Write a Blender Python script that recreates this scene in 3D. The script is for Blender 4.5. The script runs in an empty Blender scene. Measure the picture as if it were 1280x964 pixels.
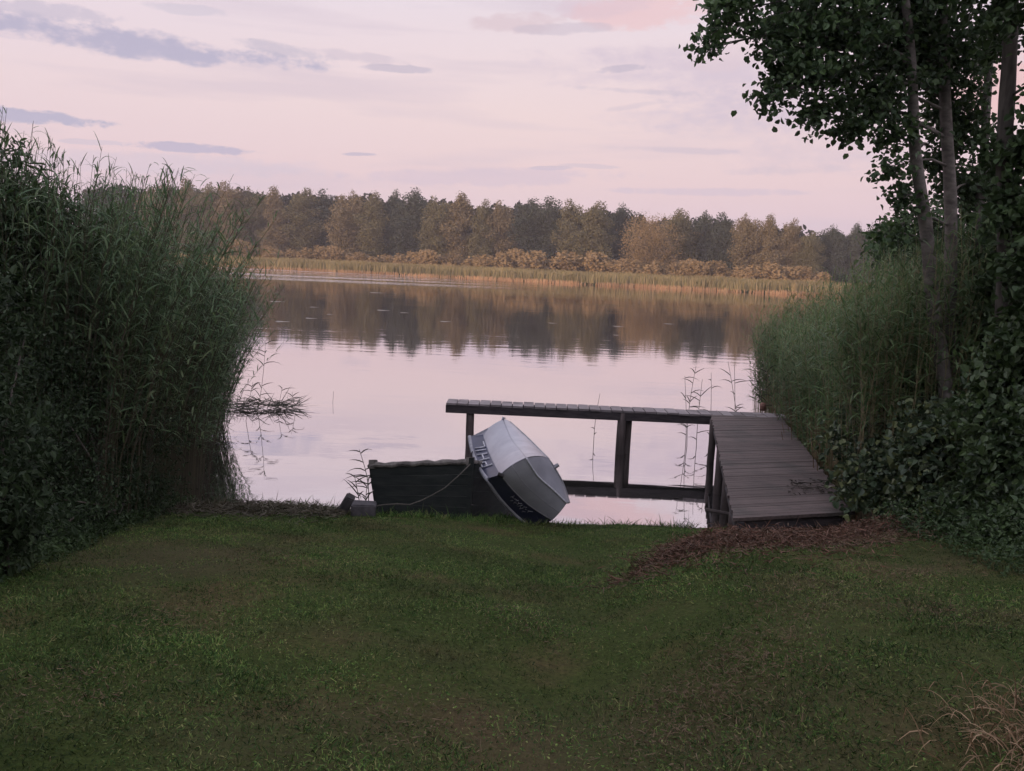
import bpy, math, random
import numpy as np
from mathutils import Vector, Matrix

rng = np.random.default_rng(7)
random.seed(7)
SC = bpy.context.scene
COL = SC.collection
R = math.radians

# ------------------------------------------------------------------ camera
FPX, CX, CY = 1150.0, 640.0, 482.0
HCAM = 2.9
PITCH, ROLL = math.atan(149.0 / 1150.0), R(2.45)
Fv = np.array([0, math.cos(PITCH), -math.sin(PITCH)])
Uv = np.array([0, math.sin(PITCH), math.cos(PITCH)])
Rv = np.array([1.0, 0, 0])
Rc = math.cos(ROLL) * Rv + math.sin(ROLL) * Uv
Uc = -math.sin(ROLL) * Rv + math.cos(ROLL) * Uv
CAMPOS = np.array([0, 0, HCAM])


def ray(x, y):
    return Fv + Rc * (x - CX) / FPX - Uc * (y - CY) / FPX


def at(x, y, Y):
    """point seen at photo pixel (x, y) that lies Y metres ahead"""
    d = ray(x, y)
    return CAMPOS + d * (Y / d[1])


def onz(x, y, z):
    d = ray(x, y)
    return CAMPOS + d * ((z - HCAM) / d[2])


cam = bpy.data.cameras.new("camera")
cam.sensor_width = 36
cam.lens = 36 * FPX / 1280
cam.clip_start = 0.05
cam.clip_end = 9000
camo = bpy.data.objects.new("camera", cam)
COL.objects.link(camo)
M = Matrix.Identity(4)
for i in range(3):
    M[i][0], M[i][1], M[i][2], M[i][3] = Rc[i], Uc[i], -Fv[i], CAMPOS[i]
camo.matrix_world = M
SC.camera = camo

# ------------------------------------------------------------------ helpers


def tag(o, label=None, cat=None, group=None, kind=None):
    if label: o['label'] = label
    if cat: o['category'] = cat
    if group: o['group'] = group
    if kind: o['kind'] = kind
    return o


def link(o, parent=None):
    COL.objects.link(o)
    if parent is not None: o.parent = parent
    return o


def empty(name, loc=(0, 0, 0)):
    o = bpy.data.objects.new(name, None)
    o.empty_display_size = 0.1
    o.location = [float(v) for v in loc]
    return link(o)


class Geo:
    """collects vertices and faces for ONE mesh"""

    def __init__(s): s.V, s.F, s.M, s.n = [], [], [], 0

    def add(s, V, F, mat=0):
        V = np.asarray(V, float).reshape(-1, 3); F = np.asarray(F, int)
        s.V.append(V); s.F.append(F + s.n); s.M.append(np.full(len(F), mat)); s.n += len(V)
        return s

    def box(s, c, sx, sy, sz, ax=None, mat=0):
        c = np.asarray(c, float)
        ax = np.eye(3) if ax is None else np.asarray(ax, float)
        V = [c + ax[0] * sx / 2 * i + ax[1] * sy / 2 * j + ax[2] * sz / 2 * k for k in (-1, 1) for j in (-1, 1) for i in (-1, 1)]
        F = [(0, 2, 3, 1), (4, 5, 7, 6), (0, 1, 5, 4), (2, 6, 7, 3), (0, 4, 6, 2), (1, 3, 7, 5)]
        return s.add(V, F, mat)

    def tube(s, P, rad, n=8, mat=0, cap=True):
        P = np.asarray(P, float); rad = np.broadcast_to(np.asarray(rad, float), (len(P),))
        T = np.gradient(P, axis=0); T /= np.linalg.norm(T, axis=1)[:, None] + 1e-9
        ref = np.array([0.31, 0.87, 0.38]) if abs(T[0][2]) > .8 else np.array([0.05, 0.1, 1.0])
        V = []
        for p, t, r in zip(P, T, rad):
            a = np.cross(t, ref); a /= np.linalg.norm(a) + 1e-9; b = np.cross(t, a)
            for k in range(n):
                q = 2 * math.pi * k / n
                V.append(p + r * (a * math.cos(q) + b * math.sin(q)))
        F = [(i * n + k, i * n + (k + 1) % n, (i + 1) * n + (k + 1) % n, (i + 1) * n + k) for i in range(len(P) - 1) for k in range(n)]
        m = len(V)
        if cap:
            V += [P[0], P[-1]]
            F += [(m, (k + 1) % n, k, k) for k in range(n)]
            F += [(m + 1, (len(P) - 1) * n + k, (len(P) - 1) * n + (k + 1) % n, (len(P) - 1) * n + (k + 1) % n) for k in range(n)]
        return s.add(V, F, mat)

    def build(s, name, mats, parent=None, smooth=False, origin=None):
        V = np.concatenate(s.V); F = np.concatenate(s.F); MI = np.concatenate(s.M)
        if origin is not None: V = V - np.asarray(origin, float)
        tri = F[:, 2] == F[:, 3]
        me = bpy.data.meshes.new(name)
        me.vertices.add(len(V)); me.vertices.foreach_set('co', V.astype(np.float32).ravel())
        cnt = np.where(tri, 3, 4)
        st = np.concatenate([[0], np.cumsum(cnt)[:-1]])
        keep = np.ones(F.shape, bool); keep[tri, 3] = False
        idx = F[keep]
        me.loops.add(len(idx)); me.loops.foreach_set('vertex_index', idx.astype(np.int32))
        me.polygons.add(len(F))
        me.polygons.foreach_set('loop_start', st.astype(np.int32))
        me.polygons.foreach_set('loop_total', cnt.astype(np.int32))
        if not isinstance(mats, (list, tuple)): mats = [mats]
        for m in mats: me.materials.append(m)
        me.polygons.foreach_set('material_index', MI.astype(np.int32))
        me.polygons.foreach_set('use_smooth', np.full(len(F), smooth))
        me.update(calc_edges=True); me.validate()
        o = bpy.data.objects.new(name, me)
        if origin is not None: o.location = [float(v) for v in origin]
        return link(o, parent)


def unit(a):
    a = np.asarray(a, float)
    return a / (np.linalg.norm(a, axis=-1, keepdims=True) + 1e-9)


def rdir(n, zs=1.0):
    v = rng.normal(size=(n, 3)); v[:, 2] *= zs
    return unit(v)


def leaves(P, D, N, L, W, fold=0.25):
    """batch of folded oval leaves: base P, direction D, normal N, length L, width W"""
    n = len(P); D = unit(D); S = unit(np.cross(D, N)); N = unit(np.cross(S, D))
    L = np.broadcast_to(L, (n,))[:, None]; W = np.broadcast_to(W, (n,))[:, None]
    V = np.empty((n, 6, 3))
    V[:, 0] = P
    V[:, 1] = P + D * L * .35 + S * W * .5 + N * W * fold
    V[:, 2] = P + D * L * .75 + S * W * .42 + N * W * fold * .7
    V[:, 3] = P + D * L - N * L * .08
    V[:, 4] = P + D * L * .75 - S * W * .42 + N * W * fold * .7
    V[:, 5] = P + D * L * .35 - S * W * .5 + N * W * fold
    b = np.arange(n)[:, None] * 6
    F = np.concatenate([b + np.array([[0, 1, 2, 3]]), b + np.array([[0, 3, 4, 5]])])
    return V.reshape(-1, 3), F


def blades(P, D, L, W, droop, nseg=3, side=None):
    """batch of tapering strips (reed leaves, grass): start P, direction D, falling by droop"""
    n = len(P); D = unit(D)
    L = np.broadcast_to(L, (n,))[:, None]; W = np.broadcast_to(W, (n,))[:, None]; droop = np.broadcast_to(droop, (n,))[:, None]
    if side is None: side = np.cross(D, rdir(n))
    S = unit(side)
    V = np.empty((n, 2 * nseg + 1, 3))
    for k in range(nseg + 1):
        t = k / nseg
        c = P + D * L * t - np.array([0, 0, 1.0]) * L * droop * t * t
        w = W * .5 * ((1 - t) ** .6) * (0.55 + 0.45 * min(1, t * 3 + .2))
        if k < nseg:
            V[:, 2 * k] = c - S * w; V[:, 2 * k + 1] = c + S * w
        else:
            V[:, 2 * k] = c
    b = np.arange(n)[:, None] * (2 * nseg + 1)
    F = [b + np.array([[2 * k, 2 * k + 1, 2 * k + 3, 2 * k + 2]]) for k in range(nseg - 1)]
    k = nseg - 1
    F.append(b + np.array([[2 * k, 2 * k + 1, 2 * k + 2, 2 * k + 2]]))
    return V.reshape(-1, 3), np.concatenate(F)


def stems(P0, P1, bend, r0, r1, nseg=4):
    """batch of three-sided stalks from P0 to P1 bowed by bend"""
    n = len(P0); V = np.empty((n, (nseg + 1) * 3, 3))
    r0 = np.broadcast_to(r0, (n,))[:, None]; r1 = np.broadcast_to(r1, (n,))[:, None]
    for k in range(nseg + 1):
        t = k / nseg
        c = P0 + (P1 - P0) * t + bend * (4 * t * (1 - t)) * 0.5
        r = r0 + (r1 - r0) * t
        for j in range(3):
            q = 2.094 * j
            V[:, k * 3 + j] = c + np.concatenate([np.cos(q) * r, np.sin(q) * r, 0 * r], 1)
    b = np.arange(n)[:, None] * ((nseg + 1) * 3)
    F = [b + np.array([[k * 3 + j, k * 3 + (j + 1) % 3, (k + 1) * 3 + (j + 1) % 3, (k + 1) * 3 + j]]) for k in range(nseg) for j in range(3)]
    return V.reshape(-1, 3), np.concatenate(F)


def sstep(a, b, x):
    t = np.clip((np.asarray(x, float) - a) / (b - a), 0, 1)
    return t * t * (3 - 2 * t)


def wob(x, y, s, k=0):
    return (np.sin(x * s + 1.3 + k) * np.cos(y * s * 1.17 + .4 + 2 * k) + .5 * np.sin(x * s * 2.3 + y * s * 1.9 + k) + .25 * np.cos(x * s * 4.1 - y * s * 3.7 + k)) / 1.75


# ------------------------------------------------------------------ materials


def nt(name):
    m = bpy.data.materials.new(name); m.use_nodes = True
    t = m.node_tree; t.nodes.clear()
    out = t.nodes.new('ShaderNodeOutputMaterial')
    return m, t, out


def N(t, kind, **kw):
    n = t.nodes.new(kind)
    for k, v in kw.items():
        if k.startswith('_'): setattr(n, k[1:], v)
        else:
            key = int(k[1:]) if k[0] == 'i' and k[1:].isdigit() else k.replace('__', ' ')
            s = n.inputs[key]
            if isinstance(v, bpy.types.NodeSocket): t.links.new(v, s)
            else: s.default_value = v
    return n


def ramp(t, fac, stops, interp='LINEAR'):
    n = t.nodes.new('ShaderNodeValToRGB'); n.color_ramp.interpolation = interp
    e = n.color_ramp.elements
    while len(e) > 1: e.remove(e[-1])
    e[0].position, e[0].color = stops[0][0], (*stops[0][1], 1)
    for p, c in stops[1:]:
        q = e.new(p); q.color = (*c, 1)
    t.links.new(fac, n.inputs[0])
    return n.outputs[0]


def mixc(t, f, a, b, blend='MIX'):
    n = t.nodes.new('ShaderNodeMix'); n.data_type = 'RGBA'; n.blend_type = blend
    for s, v in ((n.inputs[0], f), (n.inputs[6], a), (n.inputs[7], b)):
        if isinstance(v, bpy.types.NodeSocket): t.links.new(v, s)
        elif isinstance(v, (tuple, list)): s.default_value = (*v, 1) if len(v) == 3 else v
        else: s.default_value = v
    return n.outputs[2]


def leafmat(name, cols, rough=.55, spec=.25, trans=.3, nscale=.6, tip=None):
    """foliage: each leaf takes its own shade, with slow drifts of tone through the plant"""
    m, t, out = nt(name)
    g = N(t, 'ShaderNodeNewGeometry')
    c1 = ramp(t, g.outputs['Random Per Island'], [(i / (len(cols) - 1), c) for i, c in enumerate(cols)])
    tc = N(t, 'ShaderNodeTexCoord')
    no = N(t, 'ShaderNodeTexNoise', Vector=tc.outputs['Object'], Scale=nscale, Detail=2.0)
    v = N(t, 'ShaderNodeMapRange', i0=no.outputs[0], i1=.3, i2=.7, i3=.7, i4=1.25)
    c2 = mixc(t, 1.0, c1, v.outputs[0], 'MULTIPLY')
    p = N(t, 'ShaderNodeBsdfPrincipled', Base__Color=c2, Roughness=rough)
    p.inputs['Specular IOR Level'].default_value = spec
    tr = N(t, 'ShaderNodeBsdfTranslucent', Color=c2)
    mx = N(t, 'ShaderNodeMixShader', i0=trans, i1=p.outputs[0], i2=tr.outputs[0])
    t.links.new(mx.outputs[0], out.inputs[0])
    return m


def solid(name, a, b, scale=8.0, rough=.7, stretch=(1, 1, 1), bump=.0, spec=.3, detail=5.0, lo=.35, hi=.65):
    m, t, out = nt(name)
    tc = N(t, 'ShaderNodeTexCoord')
    mp = N(t, 'ShaderNodeMapping', Vector=tc.outputs['Object'], Scale=stretch)
    no = N(t, 'ShaderNodeTexNoise', Vector=mp.outputs[0], Scale=scale, Detail=detail, Roughness=.6)
    c = ramp(t, no.outputs[0], [(lo, a), (hi, b)])
    p = N(t, 'ShaderNodeBsdfPrincipled', Base__Color=c, Roughness=rough)
    p.inputs['Specular IOR Level'].default_value = spec
    if bump:
        bp = N(t, 'ShaderNodeBump', Strength=bump, Distance=.01, Height=no.outputs[0])
        t.links.new(bp.outputs[0], p.inputs['Normal'])
    t.links.new(p.outputs[0], out.inputs[0])
    return m


def woodmat(name, a, b, c, rough=.8):
    """weathered boards: each board its own tone, grain along it, blotches of algae"""
    m, t, out = nt(name)
    g = N(t, 'ShaderNodeNewGeometry'); tc = N(t, 'ShaderNodeTexCoord')
    base = ramp(t, g.outputs['Random Per Island'], [(0, a), (.5, b), (1, c)])
    mp = N(t, 'ShaderNodeMapping', Vector=tc.outputs['Object'], Scale=(6, 90, 60))
    gr = N(t, 'ShaderNodeTexNoise', Vector=mp.outputs[0], Scale=1.0, Detail=4.0)
    v = N(t, 'ShaderNodeMapRange', i0=gr.outputs[0], i1=.3, i2=.7, i3=.6, i4=1.3)
    c1 = mixc(t, 1.0, base, v.outputs[0], 'MULTIPLY')
    no = N(t, 'ShaderNodeTexNoise', Vector=tc.outputs['Object'], Scale=2.2, Detail=6.0)
    f = N(t, 'ShaderNodeMapRange', i0=no.outputs[0], i1=.5, i2=.72, i3=0, i4=.7)
    c2 = mixc(t, f.outputs[0], c1, (.035, .035, .03))
    p = N(t, 'ShaderNodeBsdfPrincipled', Base__Color=c2, Roughness=rough)
    bp = N(t, 'ShaderNodeBump', Strength=.5, Distance=.006, Height=gr.outputs[0])
    t.links.new(bp.outputs[0], p.inputs['Normal']); t.links.new(p.outputs[0], out.inputs[0])
    return m


MAT = {}
MAT['reed_leaf'] = leafmat('reed_leaf', [(.070, .122, .060), (.102, .172, .082), (.138, .21, .10), (.16, .215, .095)], trans=.4, spec=.35, rough=.5)
MAT['fresh_reed_leaf'] = leafmat('fresh_reed_leaf', [(.078, .135, .058), (.115, .19, .078), (.15, .23, .094), (.175, .235, .09)], trans=.4, spec=.35, rough=.5)
MAT['reed_stem'] = leafmat('reed_stem', [(.15, .12, .07), (.26, .21, .12), (.19, .18, .085), (.34, .28, .17)], trans=0, spec=.2)
MAT['reed_dark_stem'] = leafmat('reed_dark_stem', [(.05, .045, .03), (.09, .075, .05), (.06, .06, .035)], trans=0, spec=.2)
MAT['water_reed'] = leafmat('water_reed', [(.04, .045, .035), (.07, .07, .05), (.09, .085, .06)], trans=.1)
MAT['shrub_leaf'] = leafmat('shrub_leaf', [(.034, .060, .026), (.050, .084, .034), (.070, .105, .042), (.07, .115, .035)], trans=.25, spec=.4, rough=.45)
MAT['bramble_leaf'] = leafmat('bramble_leaf', [(.040, .066, .034), (.060, .094, .046), (.084, .118, .060), (.13, .15, .05)], trans=.2, spec=.4, rough=.45)
MAT['dark_leaf'] = leafmat('dark_leaf', [(.032, .058, .022), (.046, .080, .029), (.062, .10, .036)], trans=.2, spec=.25)
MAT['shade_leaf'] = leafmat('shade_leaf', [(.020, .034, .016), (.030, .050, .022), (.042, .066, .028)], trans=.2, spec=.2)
MAT['alder_leaf'] = leafmat('alder_leaf', [(.040, .074, .034), (.060, .104, .044), (.085, .132, .056), (.085, .145, .045)], trans=.3, spec=.35, rough=.5)
MAT['grass'] = leafmat('grass', [(.030, .055, .010), (.055, .095, .016), (.085, .125, .022), (.11, .11, .04)], trans=.25, spec=.15, rough=.7, nscale=1.6)
MAT['straw'] = leafmat('straw', [(.16, .10, .055), (.24, .155, .09), (.32, .22, .13), (.11, .07, .04)], trans=.1, spec=.2)
MAT['dead_brown'] = leafmat('dead_brown', [(.050, .028, .020), (.105, .055, .038), (.16, .085, .060), (.12, .078, .05), (.07, .045, .03)], trans=.05, spec=.15)
MAT['dull_straw'] = leafmat('dull_straw', [(.07, .05, .03), (.12, .085, .05), (.16, .115, .07)], trans=.05, spec=.15)
MAT['twig'] = solid('twig', (.05, .042, .035), (.10, .085, .07), 20, .85)
MAT['bark'] = solid('bark', (.075, .066, .06), (.22, .195, .175), 5, .85, (1.8, 1.8, 3.2), .6, .2, 7, .30, .68)
MAT['dark_bark'] = solid('dark_bark', (.04, .035, .03), (.09, .08, .07), 6, .9, (3, 3, .6), .6, .2)
MAT['far_bark'] = solid('far_bark', (.06, .05, .045), (.12, .10, .09), 2, .9)
MAT['far_green'] = leafmat('far_green', [(.115, .110, .058), (.135, .127, .070), (.155, .142, .080)], trans=.15, spec=.1, nscale=.25)
MAT['far_brown'] = leafmat('far_brown', [(.15, .125, .072), (.18, .148, .085), (.21, .172, .10)], trans=.15, spec=.1, nscale=.25)
MAT['far_dark'] = leafmat('far_dark', [(.046, .060, .048), (.058, .072, .056), (.068, .082, .062)], trans=.1, spec=.1, nscale=.25)
MAT['wood_shade'] = leafmat('wood_shade', [(.022, .028, .026), (.032, .038, .034), (.042, .048, .040)], trans=.1, spec=.1, nscale=.12)  # darkened foliage: shade in the gaps between front trees is in this colour
MAT['far_bush'] = leafmat('far_bush', [(.20, .145, .075), (.235, .17, .088), (.27, .20, .105)], trans=.15, spec=.1, nscale=.3)
MAT['far_reed'] = leafmat('far_reed', [(.16, .145, .065), (.21, .18, .09), (.26, .205, .11)], trans=.15, spec=.1, nscale=.15)
MAT['far_stalk'] = leafmat('far_stalk', [(.30, .18, .10), (.38, .235, .13), (.32, .24, .14)], trans=.1, spec=.1, nscale=.12)
MAT['deck'] = woodmat('deck', (.080, .058, .052), (.100, .074, .067), (.118, .088, .080))
MAT['cross_deck'] = woodmat('cross_deck', (.16, .14, .14), (.22, .19, .19), (.27, .24, .24))
MAT['beam'] = solid('beam', (.030, .026, .028), (.060, .050, .052), 6, .85, (1, 1, 6), .4)
MAT['post'] = solid('post', (.045, .036, .034), (.10, .08, .075), 9, .9, (1, 1, .2), .5)
MAT['hull_white'] = solid('hull_white', (.31, .31, .35), (.41, .41, .46), 3, .26, (1, 1, 1), 0, .75)
MAT['hull_blue'] = solid('hull_blue', (.020, .024, .055), (.034, .038, .080), 6, .35, (1, 1, 1), 0, .5)
MAT['rubber'] = solid('rubber', (.20, .20, .22), (.32, .32, .35), 12, .6)
MAT['white_paint'] = solid('white_paint', (.38, .38, .42), (.62, .62, .66), 30, .5)
MAT['old_green'] = solid('old_green', (.011, .015, .014), (.026, .031, .028), 4, .75, (1, 1, 5), .3, .25)
MAT['worn_edge'] = solid('worn_edge', (.06, .055, .05), (.24, .22, .20), 9, .9, (1, 1, 1), .4)
MAT['rope'] = solid('rope', (.07, .063, .055), (.13, .118, .10), 60, .9)
MAT['concrete'] = solid('concrete', (.06, .056, .06), (.10, .094, .098), 14, .95, (1, 1, 1), .6)
MAT['dark_stone'] = solid('dark_stone', (.03, .028, .028), (.06, .055, .055), 10, .95, (1, 1, 1), .6)
MAT['pad'] = solid('pad', (.13, .115, .095), (.19, .165, .135), 4, .4)


def groundmat():
    m, t, out = nt('ground_soil')
    tc = N(t, 'ShaderNodeTexCoord')
    n1 = N(t, 'ShaderNodeTexNoise', Vector=tc.outputs['Object'], Scale=1.1, Detail=5.0, Roughness=.62)
    n2 = N(t, 'ShaderNodeTexNoise', Vector=tc.outputs['Object'], Scale=38.0, Detail=5.0, Roughness=.7)
    n3 = N(t, 'ShaderNodeTexNoise', Vector=tc.outputs['Object'], Scale=.42, Detail=3.0)
    a = ramp(t, n1.outputs[0], [(.3, (.030, .046, .010)), (.5, (.048, .064, .016)), (.68, (.085, .066, .03))])
    b = mixc(t, .8, a, ramp(t, n2.outputs[0], [(.3, (.35, .35, .35)), (.62, (1.3, 1.3, 1.3))]), 'MULTIPLY')
    f = N(t, 'ShaderNodeMapRange', i0=n3.outputs[0], i1=.52, i2=.7, i3=0, i4=.6)
    c = mixc(t, f.outputs[0], b, (.075, .058, .034))
    p = N(t, 'ShaderNodeBsdfPrincipled', Base__Color=c, Roughness=.95)
    p.inputs['Specular IOR Level'].default_value = .1
    bp = N(t, 'ShaderNodeBump', Strength=.8, Distance=.03, Height=n2.outputs[0])
    t.links.new(bp.outputs[0], p.inputs['Normal']); t.links.new(p.outputs[0], out.inputs[0])
    return m


def watermat():
    m, t, out = nt('lake_water')
    tc = N(t, 'ShaderNodeTexCoord')
    sep = N(t, 'ShaderNodeSeparateXYZ', Vector=tc.outputs['Object'])
    # gentle swell + fine ripple, and patches where a breath of wind roughens the far water
    m1 = N(t, 'ShaderNodeMapping', Vector=tc.outputs['Object'], Scale=(.55, 1.3, 1))
    w1 = N(t, 'ShaderNodeTexNoise', Vector=m1.outputs[0], Scale=1.0, Detail=3.0, Roughness=.5)
    m2 = N(t, 'ShaderNodeMapping', Vector=tc.outputs['Object'], Scale=(.02, .10, 1))
    w2 = N(t, 'ShaderNodeTexNoise', Vector=m2.outputs[0], Scale=1.0, Detail=3.0)
    patch = N(t, 'ShaderNodeMapRange', i0=w2.outputs[0], i1=.52, i2=.66, i3=0, i4=1)
    fy = N(t, 'ShaderNodeMapRange', i0=sep.outputs[1], i1=18, i2=50, i3=0, i4=1)
    st = N(t, 'ShaderNodeMath', _operation='MULTIPLY', i0=patch.outputs[0], i1=fy.outputs[0])
    wx = N(t, 'ShaderNodeMapRange', i0=sep.outputs[0], i1=6, i2=-24, i3=0, i4=1)
    wy = N(t, 'ShaderNodeMapRange', i0=sep.outputs[1], i1=112, i2=120, i3=0, i4=1)
    m4 = N(t, 'ShaderNodeMapping', Vector=tc.outputs['Object'], Scale=(.010, .11, 1))
    w4 = N(t, 'ShaderNodeTexNoise', Vector=m4.outputs[0], Scale=1.0, Detail=2.0)
    w4r = N(t, 'ShaderNodeMapRange', i0=w4.outputs[0], i1=.42, i2=.52, i3=0, i4=1)
    wind = N(t, 'ShaderNodeMath', _operation='MULTIPLY', i0=wx.outputs[0], i1=wy.outputs[0])
    wind2 = N(t, 'ShaderNodeMath', _operation='MULTIPLY', i0=wind.outputs[0], i1=w4r.outputs[0])
    d0 = N(t, 'ShaderNodeMath', _operation='MULTIPLY_ADD', i0=st.outputs[0], i1=.012, i2=.004)
    d1 = N(t, 'ShaderNodeMath', _operation='MULTIPLY_ADD', i0=wind2.outputs[0], i1=.40, i2=d0.outputs[0])
    bp = N(t, 'ShaderNodeBump', Strength=1.0, Distance=d1.outputs[0], Height=w1.outputs[0])
    lw = N(t, 'ShaderNodeLayerWeight', Blend=.5)
    pw = N(t, 'ShaderNodeMath', _operation='POWER', i0=lw.outputs['Facing'], i1=2.0)
    fac = N(t, 'ShaderNodeMath', _operation='MULTIPLY_ADD', i0=pw.outputs[0], i1=.45, i2=.52)
    gl = N(t, 'ShaderNodeBsdfGlossy', Color=(.96, .93, .95, 1), Roughness=.03, Normal=bp.outputs[0])
    df = N(t, 'ShaderNodeBsdfDiffuse', Color=(.035, .034, .03, 1))
    mx = N(t, 'ShaderNodeMixShader', i0=fac.outputs[0], i1=df.outputs[0], i2=gl.outputs[0])
    t.links.new(mx.outputs[0], out.inputs[0])
    return m


def grassmat():
    m, t, out = nt('lawn_grass')
    g = N(t, 'ShaderNodeNewGeometry'); tc = N(t, 'ShaderNodeTexCoord')
    c1 = ramp(t, g.outputs['Random Per Island'], [(0, (.009, .024, .006)), (.3, (.026, .062, .014)), (.65, (.060, .112, .024)), (.88, (.12, .175, .045)), (1, (.20, .17, .08))])
    a = N(t, 'ShaderNodeTexNoise', Vector=tc.outputs['Object'], Scale=1.3, Detail=5.0, Roughness=.65)
    v = N(t, 'ShaderNodeMapRange', i0=a.outputs[0], i1=.34, i2=.66, i3=.5, i4=1.75)
    c2 = mixc(t, 1.0, c1, v.outputs[0], 'MULTIPLY')
    b_ = N(t, 'ShaderNodeTexNoise', Vector=tc.outputs['Object'], Scale=.85, Detail=6.0, Roughness=.7)
    f = N(t, 'ShaderNodeMapRange', i0=b_.outputs[0], i1=.53, i2=.68, i3=0, i4=.7)
    c3 = mixc(t, f.outputs[0], c2, mixc(t, g.outputs['Random Per Island'], (.055, .042, .022), (.16, .115, .06)))
    p = N(t, 'ShaderNodeBsdfPrincipled', Base__Color=c3, Roughness=.7); p.inputs['Specular IOR Level'].default_value = .15
    t.links.new(p.outputs[0], out.inputs[0])
    return m


MAT['lawn_grass'] = grassmat()
MAT['ground'] = groundmat()
MAT['water'] = watermat()

# ------------------------------------------------------------------ ground and water
SHORE = 22.0


def far_shift(x):
    """the far shore runs obliquely: nearer on the right"""
    return SHORE - .35 * np.clip(np.asarray(x, float), -160, 160)


PY = [-2000, -60, -30, 0, 3, 5, 7, 9, 10.0, 10.35, 12, 16, 30, 150, 160, 163, 168, 180, 300, 900, 6000]
PZ = [4.0, 2.2, 1.7, 1.38, 1.2, .98, .64, .30, .11, -.08, -.5, -.8, -1.8, -1.5, -.4, .05, .35, .7, 2.0, 5, 8]


def ground_z(x, y):
    x = np.asarray(x, float); y = np.asarray(y, float)
    near = (y < 40)
    yy = np.where(near, y + .10 * np.sin(x * 1.1 + .6) + .05 * np.sin(x * 3.1), np.where(y > 60, np.maximum(y - far_shift(x), 60), y))
    z = np.interp(yy, PY, PZ)
    rise = .16 * sstep(2.3, 3.4, x) * sstep(4.5, 8.0, y) * (1 - sstep(9.3, 11.5, y))
    z = z + rise
    # shallow dip running down the middle of the lawn and the low bank along its right side
    z = z + .26 * sstep(.35, 1.35, x - .10 * (y - 5)) * sstep(1.5, 3.5, y) * (1 - sstep(6.2, 8.4, y))
    z = z - .07 * np.exp(-((x - .5) / .7) ** 2) * sstep(2, 4, y) * (1 - sstep(7.5, 9.5, y))
    z = z + near * (y < 10.2) * (.022 * wob(x, y, 2.1) + .010 * wob(x, y, 7.0, 1))
    return z


def hit(px, py):
    """where the line of sight through a photo pixel meets the lawn"""
    d = ray(px, py); d = d / d[1]
    yy = np.linspace(1.5, 12, 1200); pz = HCAM + d[2] * yy
    k = np.argmax(pz < ground_z(d[0] * yy, yy))
    return np.array([d[0] * yy[k], yy[k]])


def axis(parts):
    a = []
    for s, e, n in parts: a += list(np.linspace(s, e, n, endpoint=False))
    return np.array(a + [parts[-1][1]])


gx = axis([(-1600, -400, 6), (-400, -40, 24), (-40, -8, 16), (-8, 8, 170), (8, 40, 16), (40, 400, 24), (400, 1600, 6)])
gy = axis([(-1500, -60, 6), (-60, -2, 16), (-2, 12, 150), (12, 40, 12), (40, 120, 6), (120, 270, 60), (270, 400, 8), (400, 2600, 10)])
X, Y = np.meshgrid(gx, gy)
Z = ground_z(X, Y)
nx, ny = len(gx), len(gy)
ii, jj = np.meshgrid(np.arange(nx - 1), np.arange(ny - 1))
b = (jj * nx + ii).ravel()
g = Geo(); g.add(np.stack([X.ravel(), Y.ravel(), Z.ravel()], 1), np.stack([b, b + 1, b + nx + 1, b + nx], 1))
tag(g.build('ground', MAT['ground'], smooth=True), kind='structure')
wx = axis([(-1500, -60, 10), (-60, 60, 24), (60, 1500, 10)]); wy = axis([(9.6, 262, 60)])
X, Y = np.meshgrid(wx, wy); nx, ny = len(wx), len(wy)
ii, jj = np.meshgrid(np.arange(nx - 1), np.arange(ny - 1)); b = (jj * nx + ii).ravel()
g = Geo(); g.add(np.stack([X.ravel(), Y.ravel(), 0 * X.ravel()], 1), np.stack([b, b + 1, b + nx + 1, b + nx], 1))
tag(g.build('water', MAT['water'], smooth=True), kind='structure')

# ------------------------------------------------------------------ jetty
DZ = .71
NL, NR, FL, FR = onz(919, 648, DZ), onz(1066, 640, DZ), onz(890, 519, DZ), onz(973, 518, DZ)
jc = (NL + FR) / 2
J = empty('jetty', (jc[0], jc[1], 0))
tag(J, 'weathered wooden jetty with a broad walkway and a narrow arm turning left', 'jetty')


def jadd(gg, name, mat, smooth=False):
    o = gg.build(name, mat, None, smooth)
    o.data.transform(Matrix.Translation((-jc[0], -jc[1], 0))); o.parent = J
    return o


g = Geo(); nb = 64
up = np.array([0, 0, 1.0])
for k in range(nb):
    t0, t1 = (k + .03) / nb, (k + .97) / nb
    jl, jr = rng.uniform(-.012, .012, 2)
    dz = rng.uniform(-.002, .002); th = .032
    q = []
    for t in (t0, t1):
        a = NL + (FL - NL) * t; c = NR + (FR - NR) * t; d = unit(c - a)
        q += [a - d * (.02 + jl), c + d * (.02 + jr)]
    q = np.array(q); q[:, 2] = DZ + dz
    lo = q.copy(); lo[:, 2] -= th
    V = np.concatenate([lo, q])
    g.add(V, [(0, 2, 3, 1), (4, 5, 7, 6), (0, 1, 5, 4), (2, 6, 7, 3), (0, 4, 6, 2), (1, 3, 7, 5)])
jadd(g, 'deck', MAT['deck'])

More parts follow.
